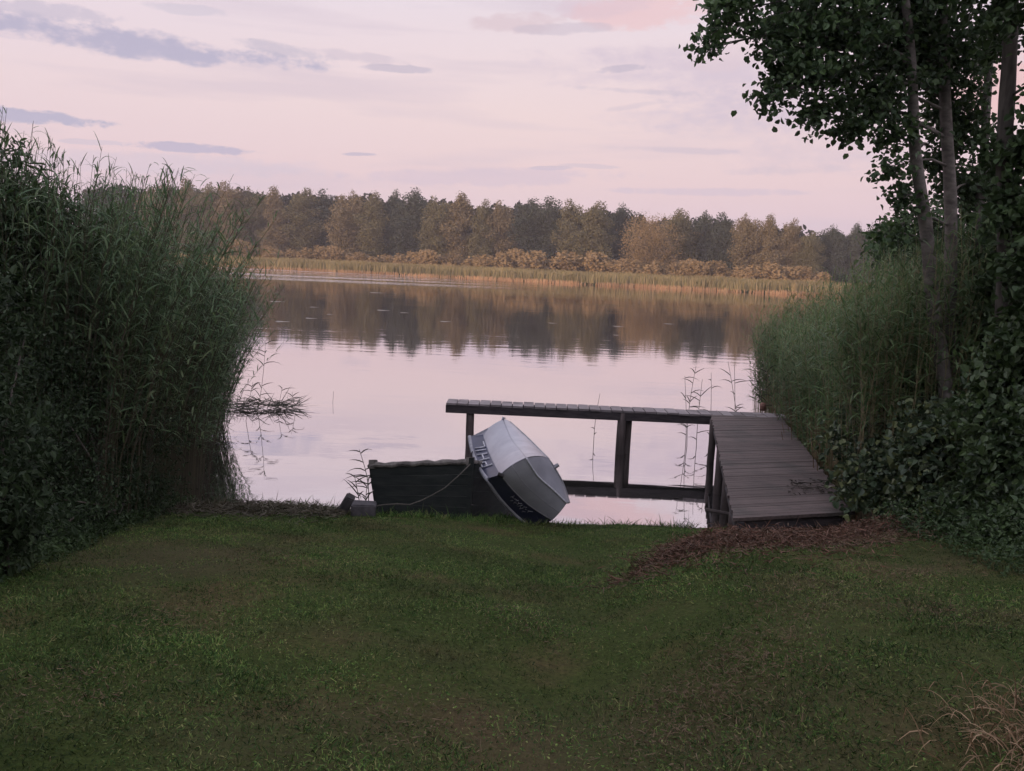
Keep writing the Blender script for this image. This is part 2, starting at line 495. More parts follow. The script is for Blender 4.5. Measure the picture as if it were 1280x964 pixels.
# the arm turning left at the far end
A0 = onz(557, 504, DZ); A0b = A0.copy()
A1 = FL.copy()
da = unit(A1 - A0); pa = np.array([-da[1], da[0], 0])      # pa points away from the camera
if pa[1] < 0: pa = -pa
WA = .46
off = .03
g = Geo(); La = np.linalg.norm(A1 - A0); nb = int(La / .172)
full = La + np.linalg.norm(FR - FL) + .02
nb = int(full / .172)
for k in range(nb):
    s0 = full * (k + .045) / nb; s1 = full * (k + .955) / nb
    c = A0 + da * (s0 + s1) / 2 + pa * (WA / 2 + off + rng.uniform(-.012, .012))
    c[2] = DZ - .014 + rng.uniform(-.004, .004)
    g.box(c, s1 - s0, WA, .03, [da, pa, up])
o = jadd(g, 'arm_deck', MAT['cross_deck'])
# beams
def beam(p0, p1, zc, h, w):
    gg = Geo(); d = np.array(p1) - np.array(p0); d[2] = 0; L = np.linalg.norm(d); d = d / L
    c = (np.array(p0) + np.array(p1)) / 2; c[2] = zc
    gg.box(c, L, w, h, [d, np.array([-d[1], d[0], 0]), up])
    return gg
bh = .125
jadd(beam(A0 + pa * (off + .04), A1 + pa * (off + .04) + da * .6, DZ - .034 - bh / 2, bh, .06), 'beam', MAT['beam'])
jadd(beam(A0 + pa * (off + WA - .05), A1 + pa * (off + WA - .05) + da * .6, DZ - .034 - bh / 2, bh, .06), 'beam', MAT['beam'])
ml = unit(FL - NL); mr = unit(FR - NR)
inn = np.array([1.0, 0, 0])
jadd(beam(NL + inn * .05, FL + inn * .05 - ml * .06, DZ - .036 - .085, .17, .06), 'beam', MAT['beam'])
jadd(beam(NR - inn * .06, FR - inn * .06 - mr * .06, DZ - .036 - .085, .17, .06), 'beam', MAT['beam'])
jadd(beam(NL + np.array([.02, .05, 0]), NR + np.array([-.02, .05, 0]), DZ - .036 - .05, .10, .045), 'beam', MAT['beam'])

def post(p, r=.06, top=DZ - .04, bot=-1.6, lean=(0, 0)):
    gg = Geo(); n = 6
    P = [np.array([p[0] + lean[0] * k / n + .006 * math.sin(k * 2.1 + p[0]), p[1] + lean[1] * k / n, bot + (top - bot) * k / n]) for k in range(n + 1)]
    gg.tube(P, np.linspace(r * 1.08, r, n + 1), 12)
    return jadd(gg, 'post', MAT['post'], True)
sA = lambda px: A0 + da * ((px - 557) / 333.0 * La)
post(sA(588) + pa * .12, .062)
post(sA(779) + pa * .10, .07); post(sA(788) + pa * .20, .062)
post(sA(588) + pa * .40, .05)
for t, dx, r in ((.97, .02, .055), (.63, .05, .06), (.34, .05, .06), (.22, .09, .055), (.05, .10, .06)):
    p = NL + (FL - NL) * t; post(p + inn * dx, r)
for t in (.95, .5, .1):
    p = NR + (FR - NR) * t; post(p - inn * .07, .065)
# cross braces low between the posts and the stub post standing on the far corner
p = NL + (FL - NL) * .30
gg = Geo(); gg.tube([p + np.array([-.16, .15, -DZ + .26]), p + np.array([.4, -.1, -DZ + .24])], .022, 8)
jadd(gg, 'brace', MAT['post'])
gg = Geo(); gg.tube([p + np.array([-.14, -.75, -DZ + .16]), p + np.array([.35, -.72, -DZ + .17])], .02, 8)
jadd(gg, 'brace', MAT['post'])
q = at(953, 518, FR[1] + .35); gg = Geo()
gg.tube([np.array([q[0], q[1], DZ]), np.array([q[0], q[1], DZ + .10]), np.array([q[0] + .005, q[1], DZ + .13])], [.05, .05, .035], 10)
jadd(gg, 'mooring_stub', solid('rusty', (.14, .07, .05), (.24, .13, .1), 20, .8), True)

# a few twigs and a spray of leaves lying on the deck boards
def deckpt(px, py): return onz(px, py, DZ + .02)
g = Geo()
for _ in range(6):
    p = deckpt(1000 + rng.uniform(-18, 35), 608 + rng.uniform(-6, 6)); d = rdir(1)[0] * np.array([1, .4, .1])
    g.tube([p, p + d * .15, p + d * .3 + np.array([0, .03, .01])], [.006, .005, .003], 5)
P = np.array([deckpt(rng.uniform(985, 1040), rng.uniform(598, 616)) for _ in range(60)])
V, F = leaves(P, rdir(60, .2), np.tile(up, (60, 1)), rng.uniform(.03, .06, 60), .03); g.add(V, F)
tag(g.build('fallen_leaves', MAT['twig']), 'dark leaves and twigs fallen on the near jetty boards', 'fallen leaves', kind='stuff')

# ------------------------------------------------------------------ boats
ST = [  # pixel outlines of the hull at seven stations, bow first: gunwale, chine, strake, keel, far side
    ((588, 546), (604, 543), (616.5, 536), (629, 525), (637, 528)),
    ((592, 566), (610.5, 563), (624, 556), (639, 549), (657, 546)),
    ((601, 586), (618, 580), (633, 572), (650, 563), (673, 562)),
    ((610, 599), (626, 594), (641, 584), (658, 573), (685, 574)),
    ((626, 622), (641, 612), (655, 601), (672, 595), (696, 591)),
    ((645, 642), (662, 632), (677, 621), (691, 612), (705, 609)),
    ((663, 657), (690, 650), (698, 639), (708, 629), (711, 629))]
BY = [10.60, 10.12, 9.68, 9.22, 9.30, 9.38, 9.45]
OFFS = (.18, .06, .03, -.03, .26)
rows = []
for k, (s, by) in enumerate(zip(ST, BY)):
    tp = (.35, .8, 1, 1, 1, .95, .7)[k]
    rows.append([at(px, py, by + o * tp) for (px, py), o in zip(s, OFFS)])
rows = np.array(rows)
bo = np.array([rows[6][0][0], rows[6][0][1], float(ground_z(rows[6][0][0], rows[6][0][1]))])
B = empty('dinghy', bo)
tag(B, 'small white dinghy with a navy band, tipped on its side against the dark boat', 'boat')


def badd(gg, name, mat, smooth=False, parent=None):
    o = gg.build(name, mat, None, smooth)
    o.data.transform(Matrix.Translation(Vector(-bo))); o.parent = parent or B
    return o


def dens(cols, sub=3):
    """rows of chosen columns, refined along the length but keeping the knuckle at station 3 sharp"""
    out = []
    for k in range(6):
        for j in range(sub):
            t = j / sub; k0, k1 = max(k - 1, 0), min(k + 2, 6)
            if k == 2: k1 = 3
            if k == 3: k0 = 3
            p0, p1, p2, p3 = rows[k0][cols], rows[k][cols], rows[k + 1][cols], rows[k1][cols]
            m1, m2 = (p2 - p0) / 2, (p3 - p1) / 2
            out.append((2 * t**3 - 3 * t**2 + 1) * p1 + (t**3 - 2 * t**2 + t) * m1 + (-2 * t**3 + 3 * t**2) * p2 + (t**3 - t**2) * m2)
    out.append(rows[6][cols])
    return np.array(out)


def shell(cols, name, mat, thick, bulge=0.0):
    r = dens(cols); n, c = r.shape[:2]
    gg = Geo(); kn = 9                                          # knuckle row: panels meet there in a crisp edge
    for i0, i1 in ((0, kn), (kn, n - 1)):
        for j in range(c - 1):
            A_, B2_ = r[i0:i1 + 1, j], r[i0:i1 + 1, j + 1]; m = 7; K = i1 - i0 + 1
            FA, FB = r[:, j], r[:, j + 1]; nn_ = unit(np.cross(np.gradient(FA + FB, axis=0), FB - FA)); nn_[np.sum(nn_ * (CAMPOS - FA), 1) < 0] *= -1; nn_ = nn_[i0:i1 + 1]
            wd = np.linalg.norm(B2_ - A_, axis=1)[:, None]
            V = np.stack([A_ + (B2_ - A_) * v + nn_ * wd * bulge * 4 * v * (1 - v) for v in np.linspace(0, 1, m)], 1).reshape(-1, 3)
            gg.add(V, [(i * m + q, i * m + q + 1, (i + 1) * m + q + 1, (i + 1) * m + q) for i in range(K - 1) for q in range(m - 1)])
    o = badd(gg, name, mat, True)
    md = o.modifiers.new('thickness', 'SOLIDIFY'); md.thickness = thick; md.offset = 0; md.use_rim = False
    return o


hull = shell([1, 3, 4], 'hull', MAT['hull_white'], .016, .07)
band = shell([0, 1], 'side_band', MAT['hull_blue'], .018)
gr = dens([0])[:, 0]; ch = dens([1])[:, 0]; kl = dens([3])[:, 0]; fg = dens([4])[:, 0]
_n = np.cross(np.gradient(ch + kl, axis=0), kl - ch); _n = unit(_n); _n[np.sum(_n * (CAMPOS - ch), 1) < 0] *= -1
st1 = (ch + kl) / 2 + _n * np.linalg.norm(kl - ch, axis=1)[:, None] * .07; mid2 = ch * .25 + kl * .75 + _n * np.linalg.norm(kl - ch, axis=1)[:, None] * .0525
gg = Geo(); gg.tube(gr + (gr - ch) * .06, np.full(len(gr), .024), 8); badd(gg, 'gunwale', MAT['rubber'], True)
gg = Geo(); gg.tube(fg, np.full(len(fg), .017), 8); badd(gg, 'gunwale', MAT['rubber'], True)
tow = unit(CAMPOS - kl)
gg = Geo(); gg.tube((kl + tow * .008)[9:], np.full(len(kl) - 9, .011), 6); badd(gg, 'keel', MAT['white_paint'], True)
gg = Geo(); gg.tube(st1 + unit(CAMPOS - st1) * .006, np.full(len(st1), .0055), 6); badd(gg, 'strake', MAT['rubber'], True)
gg = Geo(); gg.tube((mid2 + unit(CAMPOS - mid2) * .006)[:9], np.full(9, .004), 6); badd(gg, 'strake', MAT['rubber'], True)
gg = Geo(); gg.tube(ch + unit(CAMPOS - ch) * .006, np.full(len(ch), .009), 6); badd(gg, 'chine', MAT['rubber'], True)
# flat stern board and little bow board
for nm, row in (('transom', rows[6]), ('bow_board', rows[0])):
    c = row.mean(0); inw = unit(rows[3].mean(0) - c)
    gg = Geo(); top = row + inw * .006; bot = row + inw * .03
    V = np.concatenate([top, bot])
    F = [(0, 1, 2, 3), (0, 3, 4, 4), (5, 8, 7, 6), (5, 9, 8, 8)] + [(k, k + 5, (k + 1) % 5 + 5, (k + 1) % 5) for k in range(5)]
    gg.add(V, F); badd(gg, nm, MAT['hull_white'])
gg = Geo(); p = rows[0][3]
gg.tube([p + np.array([-.01, 0, -.03]), p + np.array([.0, 0, .03]), p + np.array([.02, .03, .015])], [.018, .014, .01], 8); badd(gg, 'stem_cap', MAT['hull_white'], True)
gg = Geo(); gg.tube([fg[11], fg[11] + np.array([.05, .0, .035])], [.025, .02], 8); badd(gg, 'rowlock', MAT['rubber'])
gg = Geo(); p = ch[9] + unit(CAMPOS - ch[9]) * .02
gg.tube([p + np.array([-.03, 0, .01]), p + np.array([.03, 0, -.01])], [.022, .02], 8); badd(gg, 'grab_handle', MAT['dark_stone'])


def bandpt(s, w, lift=.014):
    """point on the side band: s 0 bow .. 1 stern, w 0 gunwale .. 1 chine"""
    f = s * (len(gr) - 1); i = min(int(f), len(gr) - 2); t = f - i
    a = gr[i] * (1 - t) + gr[i + 1] * t; c = ch[i] * (1 - t) + ch[i + 1] * t
    n = np.cross(gr[i + 1] - gr[i], c - a); n = unit(n)
    if np.dot(n, CAMPOS - a) < 0: n = -n
    return a * (1 - w) + c * w + n * lift


# letters run from the middle of the boat towards the bow, tops at the gunwale
GLY = {'P': [((0, 0), (0, 1)), ((0, 1), (.6, 1)), ((.6, 1), (.6, .5)), ((.6, .5), (0, .5))],
       'H': [((0, 0), (0, 1)), ((.65, 0), (.65, 1)), ((0, .5), (.65, .5))],
       'I': [((.15, 0), (.15, 1))],
       'L': [((0, 0), (0, 1)), ((0, 0), (.55, 0))]}
gg = Geo(); s = .345
for chx, adv in (('P', .080), ('H', .086), ('I', .038), ('L', .07)):
    for (x0, y0), (x1, y1) in GLY[chx]:
        P = [bandpt(s - (x0 + (x1 - x0) * u) * .086, .86 - .68 * (y0 + (y1 - y0) * u), .016) for u in (0, .5, 1)]
        gg.tube(P, .0095, 6)
    s -= adv
badd(gg, 'lettering', MAT['white_paint'], True, band)
gg = Geo()
for k in range(16):                                            # small worn script further aft
    s0 = .70 + .011 * k
    a0 = .58 + .18 * math.sin(k * 2.3); a1 = .70 + .16 * math.cos(k * 1.7)
    gg.tube([bandpt(s0, a0, .014), bandpt(s0 + .006 * (-1) ** k, (a0 + a1) / 2, .015), bandpt(s0 + .010, a1, .014)], .0026, 5)
badd(gg, 'worn_script', MAT['rubber'], True, band)

# --- old dark boat with its square bow pulled up on the bank
tl, tr = at(464, 584, 9.86), at(589, 579, 9.72)
bl, br = at(472, 650, 9.80), at(585, 655, 9.68)
bl[2] = float(ground_z(bl[0], bl[1])) + .01; br[2] = float(ground_z(br[0], br[1])) + .01
hd = unit(np.array([.30, .95, -.24]))
LB = 2.1
side = unit(tr - tl)
D = empty('old_rowing_boat', ((bl + br) / 2))
tag(D, 'old dark green wooden boat with square bow and worn rim on the bank', 'boat')
do = (bl + br) / 2


def dadd(gg, name, mat, smooth=False):
    o = gg.build(name, mat, None, smooth); o.data.transform(Matrix.Translation(Vector(-do))); o.parent = D; return o


def slab(q, t):
    q = np.array(q, float); n = unit(np.cross(q[1] - q[0], q[3] - q[0])) * t / 2
    gg = Geo(); gg.add(np.concatenate([q - n, q + n]), [(0, 3, 2, 1), (4, 5, 6, 7), (0, 1, 5, 4), (1, 2, 6, 5), (2, 3, 7, 6), (3, 0, 4, 7)])
    return gg


fl, frr = tl + hd * LB + np.array([.1, 0, 0]), tr + hd * LB
fbl, fbr = bl + hd * LB * .9 + np.array([.12, 0, .05]), br + hd * LB * .9 + np.array([-.05, 0, .05])
e = side * .022
gg = Geo(); rowsb = 5
for k in range(rowsb):                                          # planked bow board
    a0, a1 = k / rowsb + .004, (k + 1) / rowsb - .004
    q = [bl + (tl - bl) * a0, br + (tr - br) * a0, br + (tr - br) * a1, bl + (tl - bl) * a1]
    s_ = slab(q, .026 + .004 * (k % 2)); gg.add(s_.V[0], s_.F[0])
dadd(gg, 'bow_board', MAT['old_green'])
mR = tr + hd * LB * .5 + side * .05; mRb = br + hd * LB * .5 + side * .04
mL = tl + hd * LB * .5 - side * .12; mLb = bl + hd * LB * .5 - side * .08
for (a, am, af, b_, bm, bf, sg) in ((tr, mR, frr, br, mRb, fbr, 1), (tl, mL, fl, bl, mLb, fbl, -1)):
    gg = Geo()
    for k in range(4):
        a0, a1 = k / 4 + .004, (k + 1) / 4 - .004
        for (p0, p1, q0, q1) in ((a, am, b_, bm), (am, af, bm, bf)):
            q = [q0 + (p0 - q0) * a0, q1 + (p1 - q1) * a0, q1 + (p1 - q1) * a1, q0 + (p0 - q0) * a1]
            q = [v + e * sg + hd * .018 for v in q]
            s_ = slab(q, .024); gg.add(s_.V[0], s_.F[0])
    dadd(gg, 'side', MAT['old_green'])
    gg = Geo(); gg.tube([a + e * sg + up * .012, am + up * .012, af + up * .012], .024, 8)
    dadd(gg, 'gunwale', MAT['worn_edge'], True)
dadd(slab([fbl, fbr, frr, fl], .025), 'transom', MAT['old_green'])
dadd(slab([bl + up * .07 + hd * .03, br + up * .07 + hd * .03, fbr + up * .07, fbl + up * .07], .02), 'bottom_board', MAT['old_green'])
gg = Geo(); gg.add(*[slab([mL - up * .16, mR - up * .16, mR - up * .16 + hd * .2, mL - up * .16 + hd * .2], .025).__dict__[k][0] for k in ('V', 'F')])
dadd(gg, 'thwart', MAT['worn_edge'])
gg = Geo(); n = 14
P = [tl + (tr - tl) * (k / n) + up * (.018 + .006 * math.sin(k * 1.9)) - hd * .01 for k in range(n + 1)]
gg.tube(P, [.030 + .006 * math.sin(k * 2.6) for k in range(n + 1)], 8); dadd(gg, 'bow_rail', MAT['worn_edge'])
gg = Geo(); gg.box(tl + up * .03 + side * .02, .07, .07, .10, [side, hd, up]); dadd(gg, 'corner_block', MAT['worn_edge'])
gg = Geo(); gg.box(tr + up * .02 - side * .01, .07, .08, .09, [side, hd, up]); dadd(gg, 'corner_block', MAT['worn_edge'])
gg = Geo(); p = tr + up * .05; gg.tube([p, p + up * .05, p + up * .08 + side * .01], [.012, .01, .004], 6); dadd(gg, 'cleat', MAT['dark_stone'])
gg = Geo(); gg.box(tr + (br - tr) * .42 - hd * .025 + side * .01, .045, .04, .62, [side, hd, unit(tr - br)]); dadd(gg, 'corner_post', MAT['old_green'])
# rope from the bow corner, sagging across the bow board to the concrete block
gg = Geo(); pts = [(588, 580), (574, 594), (556, 610), (540, 619), (526, 626), (512, 631), (496, 630), (480, 631), (468, 633)]
P = [at(x, y, 9.60 - .02 * i) for i, (x, y) in enumerate(pts)]
gg.tube(P, .007, 6)
o = gg.build('rope', MAT['rope'], smooth=True); tag(o, 'thin grey rope sagging across the dark boat to the concrete block', 'rope')


def rock(name, mat, c, sx, sy, sz, rz, tilt, label, cat):
    import bmesh
    bm = bmesh.new(); bmesh.ops.create_cube(bm, size=1)
    for v in bm.verts: v.co = Vector((v.co.x * sx * random.uniform(.9, 1.05), v.co.y * sy, v.co.z * sz * random.uniform(.9, 1.06)))
    bmesh.ops.bevel(bm, geom=bm.edges[:], offset=.014, segments=2, affect='EDGES')
    me = bpy.data.meshes.new(name); bm.to_mesh(me); bm.free(); me.materials.append(mat)
    o = link(bpy.data.objects.new(name, me)); o.location = Vector([float(x) for x in c]); o.rotation_euler = (0, tilt, rz)
    return tag(o, label, cat)


p = at(455, 637, 9.45); p[2] = float(ground_z(p[0], p[1])) + .07
rock('concrete_block', MAT['concrete'], p, .27, .2, .16, .12, .03, 'grey concrete block in the grass beside the dark boat', 'block')
p = at(432, 634, 9.6); p[2] = float(ground_z(p[0], p[1])) + .09
rock('stone_slab', MAT['dark_stone'], p, .10, .24, .25, .1, .5, 'dark stone slab leaning against the concrete block', 'slab')

# ------------------------------------------------------------------ reeds
def reed_bed(name, xs, ys, zs, hs, leanx, leany, leafmat_, stemmat, nleaf, label, lw=.024, llen=.42, lowest=.22, kind='stuff', cat='reeds'):
    n = len(xs)
    P0 = np.stack([xs, ys, zs], 1)
    P1 = P0 + np.stack([leanx, leany, hs], 1)
    bend = np.stack([-leanx * .5, -leany * .5, hs * 0], 1)
    gg = Geo()
    V, F = stems(P0, P1, bend, .0055, .0016); gg.add(V, F, 1)
    # leaves, alternately left and right up the stalk
    k = np.repeat(np.arange(n), nleaf); m = len(k)
    t = lowest + (1 - lowest) * ((np.tile(np.arange(nleaf), n) + rng.uniform(0, 1, m)) / nleaf) ** .8
    t = np.clip(t, 0, 1)
    c = P0[k] + (P1 - P0)[k] * t[:, None] + bend[k] * (2 * t * (1 - t))[:, None]
    az0 = rng.uniform(0, 6.28, n)[k] + np.tile(np.arange(nleaf) % 2, n) * 3.14 + rng.normal(0, .6, m)
    elv = rng.uniform(.35, 1.15, m) + .25 * (t > .9)
    Dv = np.stack([np.cos(az0) * np.cos(elv), np.sin(az0) * np.cos(elv), np.sin(elv)], 1)
    Dv[:, :2] += np.stack([leanx, leany], 1)[k] * .25
    L = llen * rng.uniform(.55, 1.15, m) * np.where(t > .93, .8, 1)
    sd = np.cross(Dv, np.array([0, 0, 1.0])) + rng.normal(0, .25, (m, 3))
    V, F = blades(c, Dv, L, lw * rng.uniform(.7, 1.2, m) * np.where(t > .88, .65, 1), rng.uniform(.15, .75, m), 4, sd); gg.add(V, F, 0)
    return tag(gg.build(name, [leafmat_, stemmat]), label, cat, kind=kind)


XBL = lambda y: np.interp(y, [2, 5, 7, 9, 10.3, 12, 14, 17], [-2.75, -2.95, -3.25, -3.5, -3.6, -4.05, -4.6, -5.4])
# left bed: dense, tallest away from the water
xs, ys = [], []
n = 5200
y = rng.uniform(7.6, 16.5, n); u = rng.uniform(0, 1, n) ** 1.6
x = XBL(y) - .05 - u * (4.6 + .25 * (y - 8)) + rng.normal(0, .08, n)
# ragged waterside edge
keep = (rng.uniform(0, 1, n) < .65 + .35 * sstep(.1, .7, XBL(y) - x))
x, y = x[keep], y[keep]; n = len(x)
h = np.clip(3.15 + .30 * (XBL(y) - x), 3.0, 4.15) * (1.03 - .33 * rng.uniform(0, 1, n) ** 1.5) + .1 * wob(x, y, 1.7)
h = np.where(x < -4.5, h, np.minimum(h, 3.5)) * np.where(y < 9.5, .97, 1.0)
edge = np.exp(-(XBL(y) - x) / .7)
lx = rng.normal(.05, .16, n) + .78 * edge * rng.uniform(.3, 1.2, n); ly = rng.normal(-.05, .2, n)
z = np.maximum(ground_z(x, y), -.9)
left_bed = reed_bed('reed_bed', x, y, z, h, lx, ly, MAT['reed_leaf'], MAT['reed_dark_stem'], 26,
         'tall dense green reed bed at the left edge of the lawn and water', lw=.022, llen=.27, lowest=.28)
# right bed, behind the jetty walkway
n = 4300
y = rng.uniform(8.9, 19, n)
xj = np.interp(y, [NR[1], FR[1], 19], [NR[0], FR[0], FR[0] + .5])
x = xj + .12 + .10 * sstep(14, 16, y) + rng.uniform(0, 1, n) ** 1.3 * (2.6 + .18 * (y - 9)); x += rng.normal(0, .05, n)
h = (2.45 + .55 * np.clip(x - xj, 0, 2.2) + .03 * (y - 9)) * rng.uniform(.8, 1.06, n)
edge = np.exp(-(x - xj) / .6)
lx = rng.normal(-.08, .15, n) - .05 * edge * rng.uniform(.2, 1, n); ly = rng.normal(-.1, .2, n)
z = np.maximum(ground_z(x, y), -.7)
reed_bed('reed_bed', x, y, z, h, lx, ly, MAT['fresh_reed_leaf'], MAT['reed_stem'], 21,
         'green reed bed with tan stalks growing along the right side of the jetty', lw=.025, llen=.28, lowest=.38)


n = 170                                                      # last year's bare stalks along the jetty side
y = rng.uniform(10.2, 16, n); xj = np.interp(y, [NR[1], FR[1], 19], [NR[0], FR[0], FR[0] + .5]); x = xj + rng.uniform(.03, .40, n)
P0 = np.stack([x, y, np.maximum(ground_z(x, y), -.5)], 1); P1 = P0 + np.stack([rng.normal(-.02, .12, n), rng.normal(0, .12, n), rng.uniform(1.1, 1.9, n)], 1)
gg = Geo(); V, F = stems(P0, P1, rng.normal(0, .03, (n, 3)), .008, .004); gg.add(V, F)
tag(gg.build('dead_reeds', MAT['straw']), 'pale dead reed stalks standing along the right side of the jetty', 'dead reeds', kind='stuff')


def single_reed(px, pytop, Y, label, group, leanpx=0, nl=9, name='reed', hmax=None, ll=.32):
    top = at(px + leanpx, pytop, Y); base = at(px, pytop + 60, Y)
    base = np.array([base[0], Y, min(0, float(ground_z(base[0], Y))) - .05])
    if float(ground_z(base[0], Y)) > 0: base[2] = float(ground_z(base[0], Y))
    root = empty(name, base); tag(root, label, 'reed', group)
    L = top - base; n_ = 8
    bend = np.array([rng.normal(0, .04), rng.normal(0, .05), 0])
    P = [base + L * (k / n_) + bend * math.sin(math.pi * k / n_) for k in range(n_ + 1)]
    gg = Geo(); gg.tube(P, np.linspace(.007, .003, n_ + 1), 6)
    o = gg.build('stem', MAT['water_reed'], smooth=True); o.data.transform(Matrix.Translation(Vector(-base))); o.parent = root
    if nl:
        t = np.sort(rng.uniform(.45, 1.0, nl)); c = base + L * t[:, None] + bend * np.sin(math.pi * t)[:, None]
        az = np.where(np.arange(nl) % 2, 0, math.pi) + rng.normal(0, .5, nl); el = rng.uniform(.3, 1.1, nl)
        Dv = np.stack([np.cos(az) * np.cos(el), np.sin(az) * np.cos(el), np.sin(el)], 1)
        V, F = blades(c, Dv, ll * rng.uniform(.6, 1.2, nl), .018, rng.uniform(.2, .7, nl), 4, np.cross(Dv, [0, 1, .2]))
        per = 9
        for q in range(nl):
            fq = F[(F[:, 0] >= q * per) & (F[:, 0] < (q + 1) * per)] - q * per
            gg = Geo(); gg.add(V[q * per:(q + 1) * per], fq)
            o = gg.build('leaf', MAT['water_reed']); o.data.transform(Matrix.Translation(Vector(-base))); o.parent = root
    return root


single_reed(415, 489, 18.5, 'bare thin stalk standing alone in open water left of the dark boat', None, 2, 0)
GL = 'reeds standing in the water by the left reed bed'
single_reed(306, 428, 17.0, 'leafy reed leaning right out of the left reed bed over the water', GL, 26, 12, ll=.42)
single_reed(286, 455, 16.5, 'short leafy reed hard against the waterside edge of the left reed bed', GL, -6, 9)
single_reed(300, 478, 16.0, 'low broken reed above the mat of dead reeds on the water', GL, 16, 8)
single_reed(345, 484, 17.0, 'reed tuft at the middle of the floating dead reed mat', GL, 8, 9, ll=.3)
single_reed(368, 490, 17.0, 'reed tuft at the far tip of the floating dead reed mat', GL, -3, 8, ll=.26)
GJ = 'reeds standing in the water behind the jetty'
ya = FL[1] + .9
single_reed(751, 492, ya, 'short dark stalk behind the jetty arm left of its double post line', GJ, -1, 3, ll=.15)
single_reed(858, 470, ya + .3, 'thin reed leftmost of the tuft behind the jetty arm', GJ, -2, 6)
single_reed(869, 458, ya + .1, 'tallest leafy reed in the tuft behind the jetty arm', GJ, 1, 11)
single_reed(876, 474, ya, 'short leafy reed in the tuft behind the jetty arm', GJ, 2, 9)
single_reed(884, 466, ya + .4, 'slanting reed rightmost of the tuft behind the jetty arm', GJ, 5, 7)
single_reed(921, 456, ya, 'upright reed behind the far edge of the jetty walkway', GJ, -3, 8)
single_reed(938, 452, ya + .5, 'reed with drooping head slanting left behind the jetty walkway', GJ, -28, 7)
single_reed(948, 478, ya - .1, 'low leafy reed behind the rusty stub on the jetty corner', GJ, 2, 9)
single_reed(962, 448, ya + .2, 'tall reed just left of the right reed bed behind the jetty', GJ, -3, 10)
GB = 'grassy reeds beside the dark boat'
for i, (px, pt, ln, nl_, lb) in enumerate(((459, 562, -10, 11, 'leafy reed bending left from behind the dark boat'), (452, 594, -9, 8, 'low reed arching left above the concrete block'), (465, 600, -4, 7, 'short reed tight against the left corner of the dark boat'))):
    single_reed(px, pt, 10.25, lb, GB, ln, nl_, ll=.3)

# mat of dead, broken reeds lying on the water by the left bed
m = 260
px = rng.uniform(262, 376, m); P = np.array([onz(a, 511 - .02 * (a - 270) + rng.normal(0, 2.2), .01) for a in px]); P[:, 2] = rng.uniform(.0, .10, m)
Dv = rdir(m, .5); Dv[:, 2] = np.abs(Dv[:, 2]) * .7
gg = Geo(); V, F = blades(P, Dv, rng.uniform(.2, .55, m), .018, rng.uniform(-.1, .3, m), 3); gg.add(V, F)
tag(gg.build('dead_reeds', MAT['water_reed']), 'mat of dead broken reeds floating beside the left reed bed', 'dead reeds', kind='stuff')

# lily pads and scum drifting far out
GP = 'floating leaf patches far out on the lake'
pm = None
for i, (px, py, w) in enumerate([(345, 377, 24), (352, 402, 22), (331, 395, 14), (392, 384, 14), (388, 398, 18), (412, 393, 10), (478, 388, 20), (505, 391, 14), (470, 366, 22), (556, 402, 18), (772, 408, 16), (770, 419, 10), (690, 404, 14), (836, 405, 16)]):
    c = onz(px, py, .006)
    if pm is None:
        gg = Geo(); ang = np.linspace(0, 2 * math.pi, 24, endpoint=False); rr = 1 + .25 * np.sin(ang * 3 + 1) + .15 * np.cos(ang * 5)
        V = np.concatenate([[[0, 0, .004]], np.stack([np.cos(ang) * rr * .5, np.sin(ang) * rr * .5, 0 * ang], 1), np.stack([np.cos(ang) * rr * .5, np.sin(ang) * rr * .5, 0 * ang - .012], 1)])
        F = [(0, 1 + k, 1 + (k + 1) % 24, 1 + (k + 1) % 24) for k in range(24)] + [(1 + k, 25 + k, 25 + (k + 1) % 24, 1 + (k + 1) % 24) for k in range(24)]
        gg.add(V, F); o = gg.build('floating_leaf_patch', MAT['pad']); pm = o
    else:
        o = pm.copy(); link(o)
    o.location = Vector([float(v) for v in c]); o.rotation_euler = (0, 0, 0)
    wm = .7 * w / FPX * c[1]; o.scale = (wm, wm * 1.1, 1)
    tag(o, 'small pale leaf patch floating on the dark reflection of the far trees', 'floating leaves', GP)

# ------------------------------------------------------------------ lawn
HA, HB = hit(825, 708), hit(1085, 668)


def in_lawn(x, y):
    hd_ = HB - HA; tt = np.clip(((x - HA[0]) * hd_[0] + (y - HA[1]) * hd_[1]) / (hd_ @ hd_), 0, 1)
    hdist = np.hypot(x - HA[0] - hd_[0] * tt, y - HA[1] - hd_[1] * tt)
    bare = rng.uniform(0, 1, len(x)) < sstep(.40, .08, hdist) * .8
    return ~bare & in_mown(x, y)


def in_mown(x, y):
    return (x > XBL(y) - .3) & (x < np.interp(y, [2, 5, 7, 9, 10.5], [2.9, 2.95, 3.0, 3.2, 3.2]) + .5) & (y < 10.2)


n = 760000
y = 2.2 + 8.0 * rng.uniform(0, 1, n) ** 1.15; x = rng.uniform(-4.2, 4.0, n)
k = in_lawn(x, y)
pw = wob(x, y, 1.3, 3) + .6 * wob(x, y, 5.0, 5)
k &= rng.uniform(0, 1, n) < np.clip(.75 + .5 * pw, .12, 1)
x, y, pw = x[k], y[k], pw[k]; n = len(x)
P = np.stack([x, y, ground_z(x, y) - .004], 1)
Dv = rdir(n, 1); Dv[:, 2] = np.abs(Dv[:, 2]) * .9 + .45
tall = rng.uniform(0, 1, n) < .02
L = np.clip(.028 + .012 * pw + rng.normal(0, .010, n), .010, .08) * np.where(tall, 1.9, 1)
V, F = blades(P, Dv, L, rng.uniform(.0028, .0058, n), rng.uniform(.1, .8, n), 2)
gg = Geo(); gg.add(V, F)
n = 16000                                                   # clover and plantain among the blades
y = 2.2 + 6.5 * rng.uniform(0, 1, n) ** 1.4; x = rng.uniform(-3.4, 3.4, n)
